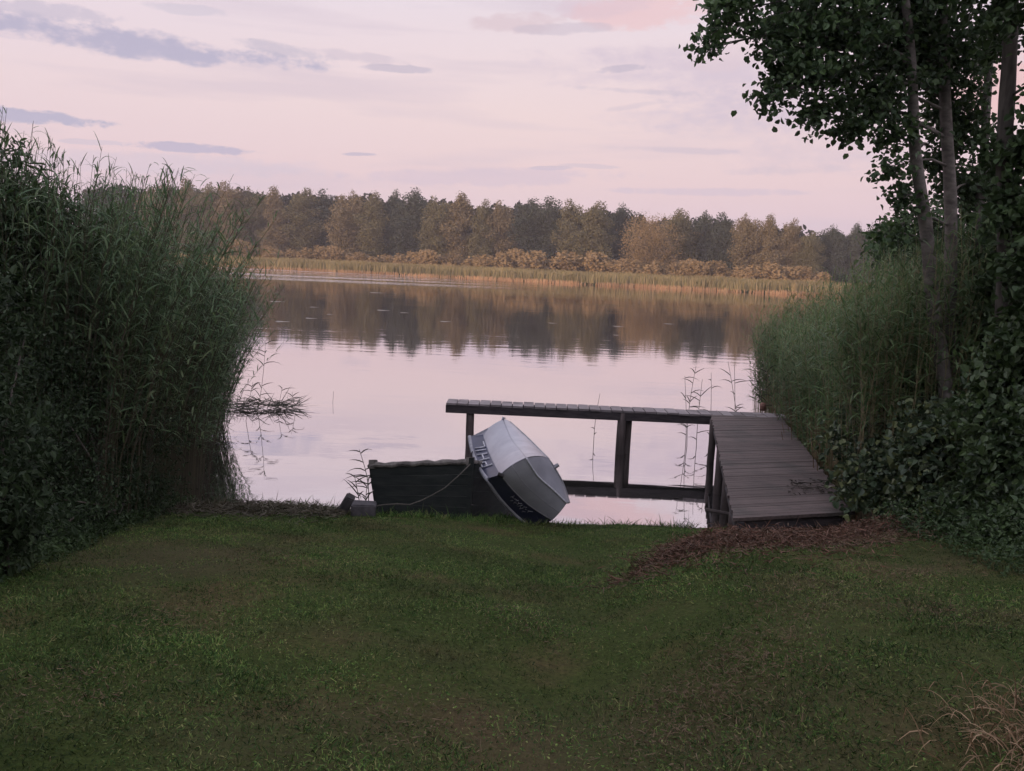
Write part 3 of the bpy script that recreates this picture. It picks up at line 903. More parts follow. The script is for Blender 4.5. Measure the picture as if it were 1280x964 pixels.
kk = in_lawn(x, y) & (wob(x, y, 1.9, 8) + .5 * wob(x, y, 6.0, 2) > .05); x, y = x[kk], y[kk]; n = len(x)
P = np.stack([x, y, ground_z(x, y) + rng.uniform(.008, .035, n)], 1)
V, F = leaves(P, rdir(n, .3), rdir(n) * .5 + up, rng.uniform(.006, .015, n), rng.uniform(.005, .011, n)); gg.add(V, F)
tag(gg.build('grass', MAT['lawn_grass']), 'short mown green grass covering the lawn down to the water', 'grass', kind='stuff')

# dead brown stalks raked into a low heap in front of the jetty, and litter elsewhere
def litter(name, centre_fn, n, mat, label, lmin, lmax, w, zlift, cat='plant debris', flat=.35):
    x, y, hgt = centre_fn(n)
    P = np.stack([x, y, ground_z(x, y) + hgt * rng.uniform(0, 1, len(x)) + .004], 1)
    Dv = rdir(len(x), flat)
    V, F = blades(P, Dv, lmin + (lmax - lmin) * rng.uniform(0, 1, len(x)) ** 2, w * rng.uniform(.6, 1.4, len(x)), rng.uniform(-.1, .3, len(x)), 3)
    gg = Geo(); gg.add(V, F)
    return tag(gg.build(name, mat), label, cat, kind='stuff')


def heap(n):
    t = rng.uniform(0, 1, n); a, c = HA, HB
    x = a[0] + (c[0] - a[0]) * t + rng.normal(0, .10, n); y = a[1] + (c[1] - a[1]) * t + rng.normal(0, 1, n) * (.09 + .62 * rng.uniform(0, 1, n) ** 2.2); x = x + rng.normal(0, 1, n) * (.10 + .4 * rng.uniform(0, 1, n) ** 3)
    hgt = .03 + .13 * np.exp(-((y - (a[1] + (c[1] - a[1]) * t)) / .22) ** 2) * sstep(0, .6, t)
    return x, y, hgt


litter('raked_plant_debris', heap, 18000, MAT['dead_brown'], 'low heap of raked red-brown dead stalks in front of the jetty', .012, .11, .008, .1, flat=.5)


def edge_litter(n):
    y = rng.uniform(6.5, 10.0, n); x = rng.uniform(2.3, 3.5, n) + .05 * (y - 7)
    return x, y, .03 + 0 * x


litter('straw_litter', edge_litter, 4200, MAT['dull_straw'], 'thin dry straw scattered under the bushes right of the heap', .05, .18, .007, .05)


def bank_litter(n):
    x = rng.uniform(-3.8, -1.7, n); y = 9.4 + rng.normal(0, .35, n) - .1 * (x + 2.5)
    return x, y, .05 + 0 * x


litter('reed_litter', bank_litter, 5200, MAT['reed_dark_stem'], 'grey-brown dead reed litter on the bank below the left reed bed', .05, .2, .009, .05)


def spots(n):
    cs = np.array([hit(px, py) for px, py in ((905, 850), (880, 872), (930, 828), (950, 806), (860, 900), (985, 765), (840, 925), (1010, 735), (655, 780), (230, 775), (330, 700), (90, 860), (1130, 720), (1180, 770), (520, 900))])
    i = rng.integers(0, len(cs), n); q = cs[i] + rng.normal(0, 1, (n, 2)) * np.array([.17, .20])
    return q[:, 0], q[:, 1], .02 + 0 * q[:, 0]


litter('dry_clippings', spots, 8000, MAT['dull_straw'], 'thin brown patches of dry clippings on the lawn', .015, .045, .004, .02, 'clippings', .6)

# dry grass arching in at the lower right
n = 1500
c = np.array([at(1275, 985, 2.75)[0], 2.75])
q = c + rng.normal(0, 1, (n, 2)) * np.array([.17, .22]) + np.array([.24, .02])
P = np.stack([q[:, 0], q[:, 1], ground_z(q[:, 0], q[:, 1]) - .01], 1)
Dv = np.stack([rng.normal(-.35, .40, n), rng.normal(-.1, .4, n), rng.uniform(.5, 1.2, n)], 1)
gg = Geo(); V, F = blades(P, Dv, rng.uniform(.10, .32, n), rng.uniform(.003, .007, n), rng.uniform(.4, 1.2, n), 5); gg.add(V, F)
tag(gg.build('dry_grass_tuft', MAT['straw']), 'clump of straw-coloured dry grass arching over the lower right of the lawn', 'dry grass', kind='stuff')

# tufts of rank grass along the water's edge and round the boats
n = 5200
x = rng.uniform(-3.4, 2.1, n); y = 10.05 + rng.normal(0, .10, n) - .10 * np.sin(x * 1.1 + .6)
kk = rng.uniform(0, 1, n) < .25 + .75 * (wob(x, y * 0, 3.3) > .1)
x, y = x[kk], y[kk]
x2 = rng.uniform(-1.6, .75, 1800); y2 = rng.normal(9.52, .10, 1800) - .03 * x2
x3 = rng.uniform(1.9, 2.9, 260); y3 = rng.normal(8.45, .10, 260)
x = np.concatenate([x, x2, x3]); y = np.concatenate([y, y2, y3]); n = len(x)
P = np.stack([x, y, ground_z(x, y) - .01], 1); Dv = rdir(n); Dv[:, 2] = np.abs(Dv[:, 2]) + .8
gg = Geo(); V, F = blades(P, Dv, rng.uniform(.05, .20, n) * np.where(rng.uniform(0, 1, n) < .05, 1.6, .8), .007, rng.uniform(.1, .6, n), 3); gg.add(V, F)
tag(gg.build('bank_grass', MAT['lawn_grass']), 'rank grass tufts along the water edge and around the two boats', 'grass', kind='stuff')

# ------------------------------------------------------------------ broadleaf bushes
def shrub(name, blobs, nleaf, mat, label, leaf=.07, wid=.75, cat='bush', group=None, clump=26, spread=.16, stemmat=None, nstem=9):
    """blobs: (x, y, z, radius) in metres; leaves sit in loose clumps on twigs"""
    blobs = np.array(blobs, float); c0 = blobs[:, :2].mean(0); base = np.array([c0[0], c0[1], float(ground_z(*c0))])
    root = empty(name, base); tag(root, label, cat, group)
    w = blobs[:, 3] ** 2; nc = max(3, nleaf // clump)
    bi = rng.choice(len(blobs), nc, p=w / w.sum())
    rad = rng.uniform(.0, 1, nc) ** .45
    C = blobs[bi, :3] + rdir(nc) * (blobs[bi, 3] * rad)[:, None]
    C[:, 2] = np.maximum(C[:, 2], ground_z(C[:, 0], C[:, 1]) + .05)
    ci = np.repeat(np.arange(nc), clump); n = len(ci)
    tw = rdir(nc); tw[:, 2] = tw[:, 2] * .6 - .05
    s = rng.uniform(-1, 1, n)
    P = C[ci] + tw[ci] * (s * spread * 1.2)[:, None] + rng.normal(0, spread * .33, (n, 3))
    P[:, 2] = np.maximum(P[:, 2], ground_z(P[:, 0], P[:, 1]) + .02)
    Dv = tw[ci] * .5 + rdir(n); Dv[:, 2] -= .25
    Nn = rdir(n) * .75 + np.array([0, 0, 1.0])
    V, F = leaves(P, Dv, Nn, *(lambda q_: (leaf * q_, leaf * wid * q_ * rng.uniform(.75, 1.2, n)))(np.clip(rng.lognormal(0, .33, n), .4, 1.6)))
    gg = Geo(); gg.add(V, F)
    o = gg.build('foliage', mat); o.data.transform(Matrix.Translation(Vector(-base))); o.parent = root
    gg = Geo()
    for i in range(nstem):
        j = rng.integers(0, len(blobs)); tgt = blobs[j, :3] + rdir(1)[0] * blobs[j, 3] * .7
        b0 = base + np.array([rng.normal(0, .12), rng.normal(0, .12), 0]); b0[2] = float(ground_z(b0[0], b0[1])) - .02
        mid = (b0 + tgt) / 2 + np.array([rng.normal(0, .08), rng.normal(0, .08), .12])
        gg.tube([b0, mid, tgt], [.014, .010, .004], 6)
    o = gg.build('stem', stemmat or MAT['twig'], smooth=True); o.data.transform(Matrix.Translation(Vector(-base))); o.parent = root
    return root


def B_(px, py, Y, rpx):
    p = at(px, py, Y); return (p[0], p[1], p[2], rpx / FPX * Y)


def bl(lst): return [B_(*a) for a in lst]


# left side
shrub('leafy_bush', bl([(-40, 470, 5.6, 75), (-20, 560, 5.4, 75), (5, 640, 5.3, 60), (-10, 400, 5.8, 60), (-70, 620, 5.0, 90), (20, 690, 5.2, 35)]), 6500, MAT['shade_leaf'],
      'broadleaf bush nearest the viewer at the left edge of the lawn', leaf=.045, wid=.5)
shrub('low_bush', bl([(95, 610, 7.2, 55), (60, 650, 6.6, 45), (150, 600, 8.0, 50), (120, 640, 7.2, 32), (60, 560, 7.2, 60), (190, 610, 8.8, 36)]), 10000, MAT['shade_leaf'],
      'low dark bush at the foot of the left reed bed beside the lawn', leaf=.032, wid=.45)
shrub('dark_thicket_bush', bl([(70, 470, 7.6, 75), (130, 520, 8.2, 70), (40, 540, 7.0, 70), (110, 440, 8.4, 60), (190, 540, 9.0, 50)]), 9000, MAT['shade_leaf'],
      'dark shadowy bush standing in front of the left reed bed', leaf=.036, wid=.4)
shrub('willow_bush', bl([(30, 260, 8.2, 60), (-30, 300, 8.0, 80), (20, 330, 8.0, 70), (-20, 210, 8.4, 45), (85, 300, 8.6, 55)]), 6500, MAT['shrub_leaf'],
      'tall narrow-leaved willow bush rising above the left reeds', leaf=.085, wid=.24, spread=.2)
# right side
shrub('bramble_bush', bl([(1085, 590, 8.9, 40), (1120, 560, 9.2, 48), (1060, 560, 9.6, 30), (1110, 615, 8.5, 38), (1150, 590, 8.6, 45), (1140, 520, 9.4, 45), (1120, 470, 10.2, 40), (1160, 440, 10.4, 38), (1080, 520, 10.0, 30), (1066, 620, 8.7, 16)]), 9500, MAT['bramble_leaf'],
      'grey-green bramble bush beside the near end of the jetty', leaf=.058, wid=.75)
shrub('rounded_bush', bl([(1180, 560, 8.0, 55), (1165, 610, 7.8, 48), (1205, 620, 7.5, 52), (1190, 655, 7.3, 30), (1160, 640, 7.7, 26)]), 7000, MAT['bramble_leaf'],
      'round broad-leaved bush in front of the pale tree trunks', leaf=.06, wid=.8)
shrub('overgrown_bush', bl([(1245, 540, 7.2, 62), (1265, 610, 6.8, 58), (1250, 660, 6.5, 48), (1290, 680, 6.2, 60), (1262, 500, 7.6, 40), (1300, 560, 6.6, 70), (1290, 470, 7.2, 70)]), 11500, MAT['shrub_leaf'],
      'large glossy-leaved bush at the right edge of the lawn', leaf=.056, wid=.7, nstem=16)
shrub('hazel_bush', bl([(1205, 430, 10.0, 34), (1240, 400, 9.8, 40), (1250, 330, 9.6, 38), (1212, 350, 10.4, 24), (1180, 480, 10.0, 30), (1225, 480, 9.4, 38), (1262, 460, 9.0, 40), (1240, 270, 10.0, 30), (1268, 290, 9.2, 36), (1168, 420, 10.6, 18), (1275, 380, 9.0, 40)]), 11000, MAT['alder_leaf'],
      'tall leafy understorey bush growing close around the tree trunks', leaf=.062, wid=.75, spread=.2, nstem=12)
shrub('distant_bush', bl([(1130, 300, 24, 34), (1160, 285, 24, 40), (1110, 320, 23, 28), (1190, 310, 24, 44), (1230, 300, 24, 46), (1150, 335, 23, 34)]), 6000, MAT['dark_leaf'],
      'dark rounded bush rising behind the right reed bed left of the trunks', leaf=.12, wid=.7, spread=.35, cat='bush')
# the understorey: nettles and bindweed threaded along both foot lines
n = 15000
y = rng.uniform(5.0, 10.2, n); x = XBL(y) - rng.uniform(-.12, .9, n) ** 1
yr = rng.uniform(5.2, 8.6, 6000); xr = np.interp(yr, [5, 7, 8.6], [2.95, 3.15, 3.45]) + rng.uniform(-.05, .8, 6000)
dl = np.clip(XBL(y) - x, 0, 1)
zz = ground_z(x, y) + rng.uniform(0, 1, n) ** 1.4 * (.12 + .9 * dl)
zr = ground_z(xr, yr) + rng.uniform(0, 1, 6000) ** 1.4 * (.10 + .5 * (xr - 2.95))
P = np.concatenate([np.stack([x, y, zz], 1), np.stack([xr, yr, zr], 1)]); n = len(P)
gg = Geo(); V, F = leaves(P, rdir(n, .6), rdir(n) * .8 + np.array([0, 0, 1]), rng.uniform(.02, .05, n), rng.uniform(.010, .026, n)); gg.add(V, F)
tag(gg.build('undergrowth', MAT['dark_leaf']), 'dark weeds and low undergrowth along both edges of the lawn', 'undergrowth', kind='stuff')

# ------------------------------------------------------------------ trees on the right
def near_tree(name, trunks, blobs, nleaf, label, barkmat, leafm, limbs=14, leaf=.067, clump=22, spread=.17):
    base = np.array(trunks[0][0][0]); base = np.array([base[0], base[1], float(ground_z(base[0], base[1]))])
    root = empty(name, base); tag(root, label, 'tree')
    blobs = np.array(blobs, float)
    tops = []
    for P, rad in trunks:
        P = np.array(P, float); tt = np.linspace(0, 1, len(P)); t2 = np.linspace(0, 1, 26)
        Q = np.stack([np.interp(t2, tt, P[:, k]) for k in range(3)], 1); rr = np.interp(t2, tt, rad)
        Q[2:-2] = (Q[:-4] + Q[1:-3] + Q[2:-2] + Q[3:-1] + Q[4:]) / 5
        Q[:, 0] += .012 * np.sin(t2 * 23 + P[0][0]); Q[:, 1] += .012 * np.cos(t2 * 19)
        rr = rr * (1 + .04 * np.sin(t2 * 61)); rr *= .74
        gg = Geo(); gg.tube(Q, rr, 14)
        tops.append((Q, rr, gg))
    for j, bb in enumerate(blobs):                              # a limb into every foliage mass, with twigs
        Q, rr, gg = tops[rng.integers(0, len(tops))]
        ok = np.where(Q[:, 2] < bb[2] + .1)[0]; ok = ok[ok > 5]
        i = int(ok[np.argmin(np.linalg.norm(Q[ok] - bb[:3], axis=1))]) if len(ok) else 10
        a = Q[i]; d = bb[:3] - a; L = np.linalg.norm(d)
        m1 = a + d * .35 + up * .10 * L; m2 = a + d * .7 + up * .10 * L
        gg.tube([a, m1, m2, bb[:3]], [min(rr[i] * .35, .008 + .008 * L), .008 + .006 * L, .008, .004], 6)
        for _ in range(5):
            e_ = bb[:3] + rdir(1)[0] * bb[3] * rng.uniform(.4, .8)
            gg.tube([m2 + (bb[:3] - m2) * rng.uniform(0, 1), (m2 + bb[:3]) / 2 * .4 + e_ * .6 + rdir(1)[0] * .05, e_], [.005, .004, .002], 4)
    for Q, rr, gg in tops:
        o = gg.build('trunk', barkmat, smooth=True); o.data.transform(Matrix.Translation(Vector(-base))); o.parent = root
    w = blobs[:, 3] ** 1.5; nc = nleaf // clump
    bi = rng.choice(len(blobs), nc, p=w / w.sum())
    C = blobs[bi, :3] + rdir(nc) * (blobs[bi, 3] * rng.uniform(0, 1, nc) ** .5)[:, None]
    ci = np.repeat(np.arange(nc), clump); n = len(ci)
    tw = rdir(nc); tw[:, 2] = tw[:, 2] * .5 - .15
    P = C[ci] + tw[ci] * (rng.uniform(-1, 1, n) * spread)[:, None] + rng.normal(0, spread * .3, (n, 3))
    Dv = tw[ci] * .6 + rdir(n); Dv[:, 2] -= .35
    V, F = leaves(P, Dv, rdir(n) * .8 + up, leaf * rng.uniform(.65, 1.2, n), leaf * .8 * rng.uniform(.75, 1.15, n)); g2 = Geo(); g2.add(V, F)
    o = g2.build('crown', leafm); o.data.transform(Matrix.Translation(Vector(-base))); o.parent = root
    return root


def trunk(lst, Y):
    P = [at(px, py, Y) for px, py, w in lst]
    rad = [w / 2 / FPX * Y for px, py, w in lst]
    P[0][2] = float(ground_z(P[0][0], P[0][1])) - .1
    return P, rad


T1 = trunk([(1190, 640, 30), (1186, 520, 26), (1171, 400, 23), (1155, 280, 21), (1143, 180, 18), (1140, 90, 15), (1128, -60, 12), (1100, -260, 7)], 9.0)
T2 = trunk([(1200, 640, 30), (1196, 520, 22), (1190, 400, 20), (1187, 250, 20), (1183, 130, 18), (1178, 0, 15), (1165, -180, 10), (1150, -330, 6)], 9.3)
T3 = trunk([(1224, 640, 22), (1221, 520, 18), (1217, 400, 16), (1221, 330, 15), (1228, 200, 14), (1240, 50, 12), (1252, -120, 8)], 9.7)
AB = bl([(890, 42, 8.6, 15), (880, 62, 8.6, 9), (905, 16, 8.7, 20), (930, -8, 8.7, 26), (962, 40, 8.7, 30), (985, 80, 8.7, 38), (962, 118, 8.6, 18), (1000, 25, 8.9, 52),
         (1030, 105, 8.8, 46), (1060, 40, 9.0, 62), (1085, 130, 9.0, 42), (1112, 70, 9.2, 58), (1150, 20, 9.3, 60), (1060, 160, 8.8, 18), (1010, 145, 8.7, 14),
         (1200, 60, 9.4, 62), (1120, 165, 9.0, 22), (1118, 212, 8.9, 14), (1130, 245, 9.0, 13), (1108, 292, 8.9, 11), (1122, 283, 8.9, 10), (1205, 150, 9.6, 52), (1172, 110, 9.6, 32),
         (1215, 235, 9.8, 42), (1170, 200, 9.9, 22), (1180, 330, 9.8, 16),
         (1000, -60, 8.9, 70), (1100, -70, 9.2, 90), (1190, -80, 9.4, 90), (1130, -190, 9.4, 90), (1060, -170, 9.0, 70)])
near_tree('alder_tree', [T1, T2, T3], AB, 24000, 'pale grey several-stemmed tree with dark leafy branches overhanging the lake', MAT['bark'], MAT['alder_leaf'])
T4 = trunk([(1268, 690, 40), (1262, 560, 34), (1256, 400, 30), (1256, 250, 27), (1259, 100, 24), (1268, -80, 18), (1290, -280, 9)], 7.9)
AB2 = bl([(1275, 20, 7.6, 42), (1262, 190, 7.9, 26), (1290, 190, 7.8, 35), (1275, 255, 7.7, 34), (1272, 325, 8.0, 30), (1292, 340, 7.4, 45),
          (1278, 400, 7.8, 34), (1295, 440, 7.2, 42), (1272, 440, 8.2, 20), (1320, 250, 7.4, 60), (1335, 100, 7.4, 55), (1340, 400, 7.0, 70), (1275, -60, 7.8, 70), (1335, -120, 7.8, 100), (1282, 490, 7.6, 34),
          (1250, 60, 8.2, 28), (1240, 230, 8.6, 16), (1246, 360, 8.4, 18)])
near_tree('dark_tree', [T4], AB2, 9500, 'dark-stemmed leafy tree filling the right edge behind the bushes', MAT['dark_bark'], MAT['dark_leaf'], leaf=.075)

# ------------------------------------------------------------------ far shore
def crown_mesh(kind, seed):
    """crown of several leaning boughs on a base of 1 m height; returns crown and trunk geometry"""
    r = np.random.default_rng(seed)
    if kind == 'tall': prof = lambda q: .16 * np.clip(1 - ((q - .42) / .62) ** 2, 0, 1) ** .6
    elif kind == 'cone': prof = lambda q: .20 * np.clip(1.03 - q, 0, 1) ** .6
    elif kind == 'broad': prof = lambda q: .44 * np.clip(1 - ((q - .38) / .63) ** 2, 0, 1) ** .5
    else: prof = lambda q: .21 * np.clip(1 - ((q - .50) / .54) ** 2, 0, 1) ** .5
    nb = 20 if kind != 'broad' else 30
    lb = []
    for i in range(nb):                                      # lobes: tall ones inside, small ones out on the boughs
        zc = .08 + .80 * (i + r.uniform(0, 1)) / nb; w = float(prof(zc)); a = i * 2.4 + r.uniform(-.6, .6); q = r.uniform(.25, .95)
        rh = r.uniform(.42, .66) * max(w, .05) + .022; rv = rh * r.uniform(.6, 1.05)
        lb.append((math.cos(a) * w * q, math.sin(a) * w * q, zc, rh, rv))
    for q in range(3): lb.append((r.uniform(-.07, .07), r.uniform(-.07, .07), (.90, .80, .74)[q], r.uniform(.05, .075), r.uniform(.08, .10)))
    for zc in (.2, .38, .56, .72): lb.append((0, 0, zc, .62 * float(prof(zc)) + .01, .15))
    lb = np.array(lb); wt = lb[:, 3] * np.sqrt(lb[:, 3] * lb[:, 4])
    n = 12500; ci = r.choice(len(lb), n, p=wt / wt.sum()); d = r.normal(size=(n, 3)); d /= np.linalg.norm(d, axis=1)[:, None]
    d[:, 2] += .15
    lump = 1 + .16 * np.sin(d[:, 0] * 7 + ci) * np.sin(d[:, 1] * 6 + 2 * ci) + .10 * np.sin(d[:, 2] * 13 + d[:, 0] * 9 + ci)
    rad = r.uniform(0, 1, n) ** .33 * lump * np.where(r.uniform(0, 1, n) < .03, 1.15, 1)
    P = lb[ci, :3] + d * rad[:, None] * np.stack([lb[ci, 3], lb[ci, 3], lb[ci, 4]], 1)
    P[:, 2] = np.where(P[:, 2] < .02, r.uniform(.02, .2, n), P[:, 2]); P[:, 2] = P[:, 2] / max(1.0, P[:, 2].max())
    gg = Geo()
    V, F = leaves(P, r.normal(size=(n, 3)), d + r.normal(size=(n, 3)) * .35, r.uniform(.011, .022, n), r.uniform(.010, .018, n)); gg.add(V, F)
    tg = Geo(); tg.tube([(0, 0, -.02), (.004, 0, .3), (-.004, .004, .6), (0, 0, .92)], [.014, .011, .008, .003], 8)
    for i in range(0, nb, 3): tg.tube([(0, 0, max(.05, lb[i, 2] - .12)), lb[i, :3]], [.006, .002], 5)
    return gg, tg


PROTO = {}


def far_tree(px, ytop, Y, kind, mat, label, variant, wscale=1.0):
    key = (kind, variant, mat)
    Y = (Y + SHORE) / (1 + .35 * (px - 640) / FPX)
    top = at(px, ytop, Y); gz = float(ground_z(top[0], Y)); H = top[2] - gz
    root = empty('far_tree', (top[0], Y, gz)); tag(root, label, 'tree', 'trees on the far shore')
    if key not in PROTO:
        cg, tg = crown_mesh(kind, 100 + variant * 7 + len(kind))
        c = cg.build('crown', MAT[mat]); tkn = tg.build('trunk', MAT['far_bark'], smooth=True)
        PROTO[key] = (c, tkn); c.parent = root; tkn.parent = root
    else:
        for s_ in PROTO[key]:
            q = s_.copy(); link(q); q.parent = root
    root.scale = (H * wscale, H * wscale, H); root.rotation_euler = (0, 0, rng.uniform(0, 6.28))
    return root


FT = [  # pixel x, top y, distance, crown, tone, short description (photo order, left to right)
    (203, 224, 196, 'oval', 'far_brown', 'brownish tree half sunk behind the crest of the left reed bed'),
    (232, 221, 198, 'tall', 'far_brown', 'brownish tree standing clear just right of the reed bed crest'),
    (262, 228, 199, 'oval', 'far_green', 'olive tree above the slope of the left reed bed'),
    (290, 226, 196, 'tall', 'far_brown', 'tall brown tree over the shoulder of the left reed bed'),
    (317, 233, 200, 'oval', 'far_green', 'round olive tree above the rightmost reeds of the left bed'),
    (345, 231, 195, 'cone', 'far_brown', 'pointed brown tree left of the first notch in the treetops'),
    (380, 234, 198, 'tall', 'far_green', 'tall olive tree right of the first notch in the treetops'),
    (408, 236, 203, 'oval', 'far_dark', 'dark tree tucked behind two lit trees above the small reflected gap'),
    (436, 236, 196, 'oval', 'far_brown', 'broad brown tree left of the spiky-topped pair'),
    (466, 238, 195, 'tall', 'far_green', 'slim olive tree beside the spiky-topped pair'),
    (493, 236, 199, 'cone', 'far_dark', 'dark spiky tree, left one of the spiky-topped pair'),
    (519, 233, 199, 'oval', 'far_dark', 'open-crowned spiky tree, right one of the spiky-topped pair'),
    (548, 244, 196, 'oval', 'far_green', 'olive tree straight above the tip of the jetty arm'),
    (575, 239, 197, 'tall', 'far_brown', 'tall brownish tree above the left post of the jetty arm'),
    (604, 248, 196, 'cone', 'far_green', 'low pointed tree straight above the white dinghy bow'),
    (628, 250, 199, 'oval', 'far_brown', 'brown tree before the dark gap above the dinghy'),
    (660, 245, 202, 'tall', 'far_dark', 'dark blue-green tree left of the deep shaded bay in the wood'),
    (690, 244, 203, 'oval', 'far_dark', 'dark blue-green tree in the middle of the shaded bay in the wood'),
    (717, 248, 200, 'tall', 'far_green', 'green tree at the right side of the shaded bay in the wood'),
    (746, 250, 193, 'tall', 'far_green', 'lit slender tree standing forward left of the broad orange willow'),
    (778, 252, 204, 'oval', 'far_dark', 'dark tree rising behind the left flank of the broad orange willow'),
    (853, 259, 200, 'oval', 'far_green', 'olive tree rising behind the right flank of the broad orange willow'),
    (882, 263, 202, 'oval', 'far_dark', 'dark tree above the double row of bushes right of the willow'),
    (908, 265, 202, 'tall', 'far_dark', 'tall dark tree straight above the left edge of the jetty walkway'),
    (938, 266, 196, 'oval', 'far_brown', 'brownish tree above the middle of the jetty walkway'),
    (966, 266, 194, 'cone', 'far_brown', 'warm brown pointed tree above the right edge of the jetty walkway'),
    (990, 272, 196, 'tall', 'far_brown', 'brown tree left of the low dip in the treetops'),
    (1014, 288, 195, 'oval', 'far_green', 'lowest tree in the dip of the treetops above the right reeds'),
    (1044, 280, 202, 'oval', 'far_dark', 'dark tree right of the low dip in the treetops'),
    (1074, 277, 203, 'tall', 'far_dark', 'dark tree half behind the top of the right reed bed'),
    (1100, 275, 204, 'oval', 'far_dark', 'dark tree close to the left of the pale leaning trunk'),
]
for i, (px, yt, Yd, kd, mt, lb) in enumerate(FT):
    far_tree(px, yt, Yd, kd, mt, lb, (i * 7) % 4, rng.uniform(.95, 1.35))
far_tree(816, 262, 190, 'broad', 'far_bush', 'broad rounded orange willow, widest tree on the far shore', 0, .92)

# the wood behind them, which reads as one mass
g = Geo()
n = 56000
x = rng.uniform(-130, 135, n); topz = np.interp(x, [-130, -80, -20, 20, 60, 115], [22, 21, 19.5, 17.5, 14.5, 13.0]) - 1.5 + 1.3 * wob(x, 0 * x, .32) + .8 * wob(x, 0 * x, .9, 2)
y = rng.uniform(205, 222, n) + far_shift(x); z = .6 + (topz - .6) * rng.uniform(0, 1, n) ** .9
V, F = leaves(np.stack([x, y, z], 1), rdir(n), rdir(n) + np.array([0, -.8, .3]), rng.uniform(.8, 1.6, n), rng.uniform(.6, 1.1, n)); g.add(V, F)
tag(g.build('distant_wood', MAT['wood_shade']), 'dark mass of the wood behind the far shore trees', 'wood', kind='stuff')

# bushes along the far shore
bp = {}
FB = [(300, 'tallest brown tree over the reeds'), ]
gb = 'tawny bushes along the far shore'
spec = [(305, 298, 'below the pointed tree'), (335, 300, ''), (362, 301, ''), (393, 304, ''), (420, 306, ''), (452, 310, ''), (480, 308, ''), (510, 310, ''), (540, 308, ''), (568, 311, ''), (596, 306, ''),
        (622, 310, ''), (650, 307, ''), (676, 310, ''), (706, 294, ''), (735, 312, ''), (762, 318, ''), (790, 317, ''), (818, 316, ''), (846, 317, ''), (872, 320, ''), (900, 322, ''), (928, 322, ''), (955, 324, ''), (983, 326, ''), (1008, 328, '')]
where = ['in front of the round olive tree by the left reeds', 'in front of the pointed brown tree by the first notch', 'under the first notch in the treetops', 'between the first notch and the reflected gap',
         'under the dark tree behind two lit trees', 'under the broad brown tree left of the spiky pair', 'left of the spiky-topped pair', 'under the spiky-topped pair', 'straight above the jetty arm tip',
         'above the left post of the jetty arm', 'above the white dinghy bow', 'under the brown tree above the dinghy', 'at the left of the shaded bay in the wood', 'in the middle of the shaded bay in the wood',
         'tallest and pointed, in the shaded bay in the wood', 'under the lit slender tree left of the willow', 'at the left foot of the broad orange willow', 'straight before the middle of the broad orange willow',
         'before the right half of the broad orange willow', 'at the right foot of the broad orange willow', 'under the dark tree right of the willow', 'above the left edge of the jetty walkway',
         'above the middle of the jetty walkway', 'above the right edge of the jetty walkway', 'left of the low dip in the treetops', 'under the lowest tree in the dip']
for i, ((px, yt, _), w) in enumerate(zip(spec, where)):
    Yd = (181 + 3 * math.sin(i * 2.1) + SHORE) / (1 + .35 * (px - 640) / FPX); top = at(px, yt, Yd); gz = float(ground_z(top[0], Yd)); H = max(2.6, top[2] - gz)
    v = i % 4
    if v not in bp:
        r = np.random.default_rng(50 + v); cl = np.stack([r.uniform(-.55, .55, 16), r.uniform(-.4, .4, 16), r.uniform(.2, .8, 16), r.uniform(.14, .24, 16)], 1)
        cl[:, 2] *= 1.1 - np.abs(cl[:, 0]) * .9
        n = 2200; ci = r.integers(0, 16, n); d = r.normal(size=(n, 3)); d /= np.linalg.norm(d, axis=1)[:, None]
        P = cl[ci, :3] + d * (cl[ci, 3] * r.uniform(.4, 1, n) ** .6)[:, None]; P[:, 2] = np.clip(P[:, 2], 0, 1)
        V, F = leaves(P, r.normal(size=(n, 3)), d + r.normal(size=(n, 3)) * .5, r.uniform(.05, .09, n), r.uniform(.035, .06, n))
        gg = Geo(); gg.add(V, F); o = gg.build('far_bush', MAT['far_bush']); bp[v] = o
    else:
        o = bp[v].copy(); link(o)
    o.location = (float(top[0]), Yd, gz); o.scale = (H * rng.uniform(1.25, 1.7), H * .9, H * rng.uniform(.85, 1.05)); o.rotation_euler = (0, 0, rng.uniform(-.5, .5))
    tag(o, 'tawny bush ' + w, 'bush', gb)

# the reed belt along the far water's edge
n = 42000
x = rng.uniform(-125, 120, n); y = 161.5 + rng.uniform(0, 1, n) ** .8 * 13 + far_shift(x)
P = np.stack([x, y, np.maximum(0, ground_z(x, y)) - .1 + .6 * 0], 1); hgt = rng.uniform(2.0, 2.5, n) + .20 * wob(x, y, .25)
z0 = .9; P0 = P + np.array([0, 0, 1]) * (hgt * .17)[:, None]
Dv = np.stack([rng.normal(0, .12, n), rng.normal(0, .12, n), np.ones(n)], 1)
gg = Geo(); V, F = blades(P0, Dv, hgt * .85, rng.uniform(.12, .26, n), rng.uniform(.0, .14, n), 3, np.stack([np.ones(n), rng.normal(0, .4, n), 0 * x], 1)); gg.add(V, F, 0)
ns = 9000
x = rng.uniform(-125, 120, ns); gap = wob(x, 0 * x, .21, 4); k = rng.uniform(0, 1, ns) < np.clip(.75 + .9 * gap, .12, 1)
x = x[k]; ns = len(x); y = 160.6 + rng.uniform(0, 1.2, ns) + far_shift(x)
P = np.stack([x, y, 0 * x - .1], 1); Dv = np.stack([rng.normal(0, .05, ns), rng.normal(0, .05, ns), np.ones(ns)], 1)
V, F = blades(P, Dv, rng.uniform(.4, .95, ns), rng.uniform(.10, .2, ns), 0, 2, np.stack([np.ones(ns), 0 * x, 0 * x], 1)); gg.add(V, F, 1)
tag(gg.build('far_reed_belt', [MAT['far_reed'], MAT['far_stalk']]), 'belt of green reeds with orange stalk feet along the far shore', 'reeds', kind='stuff')

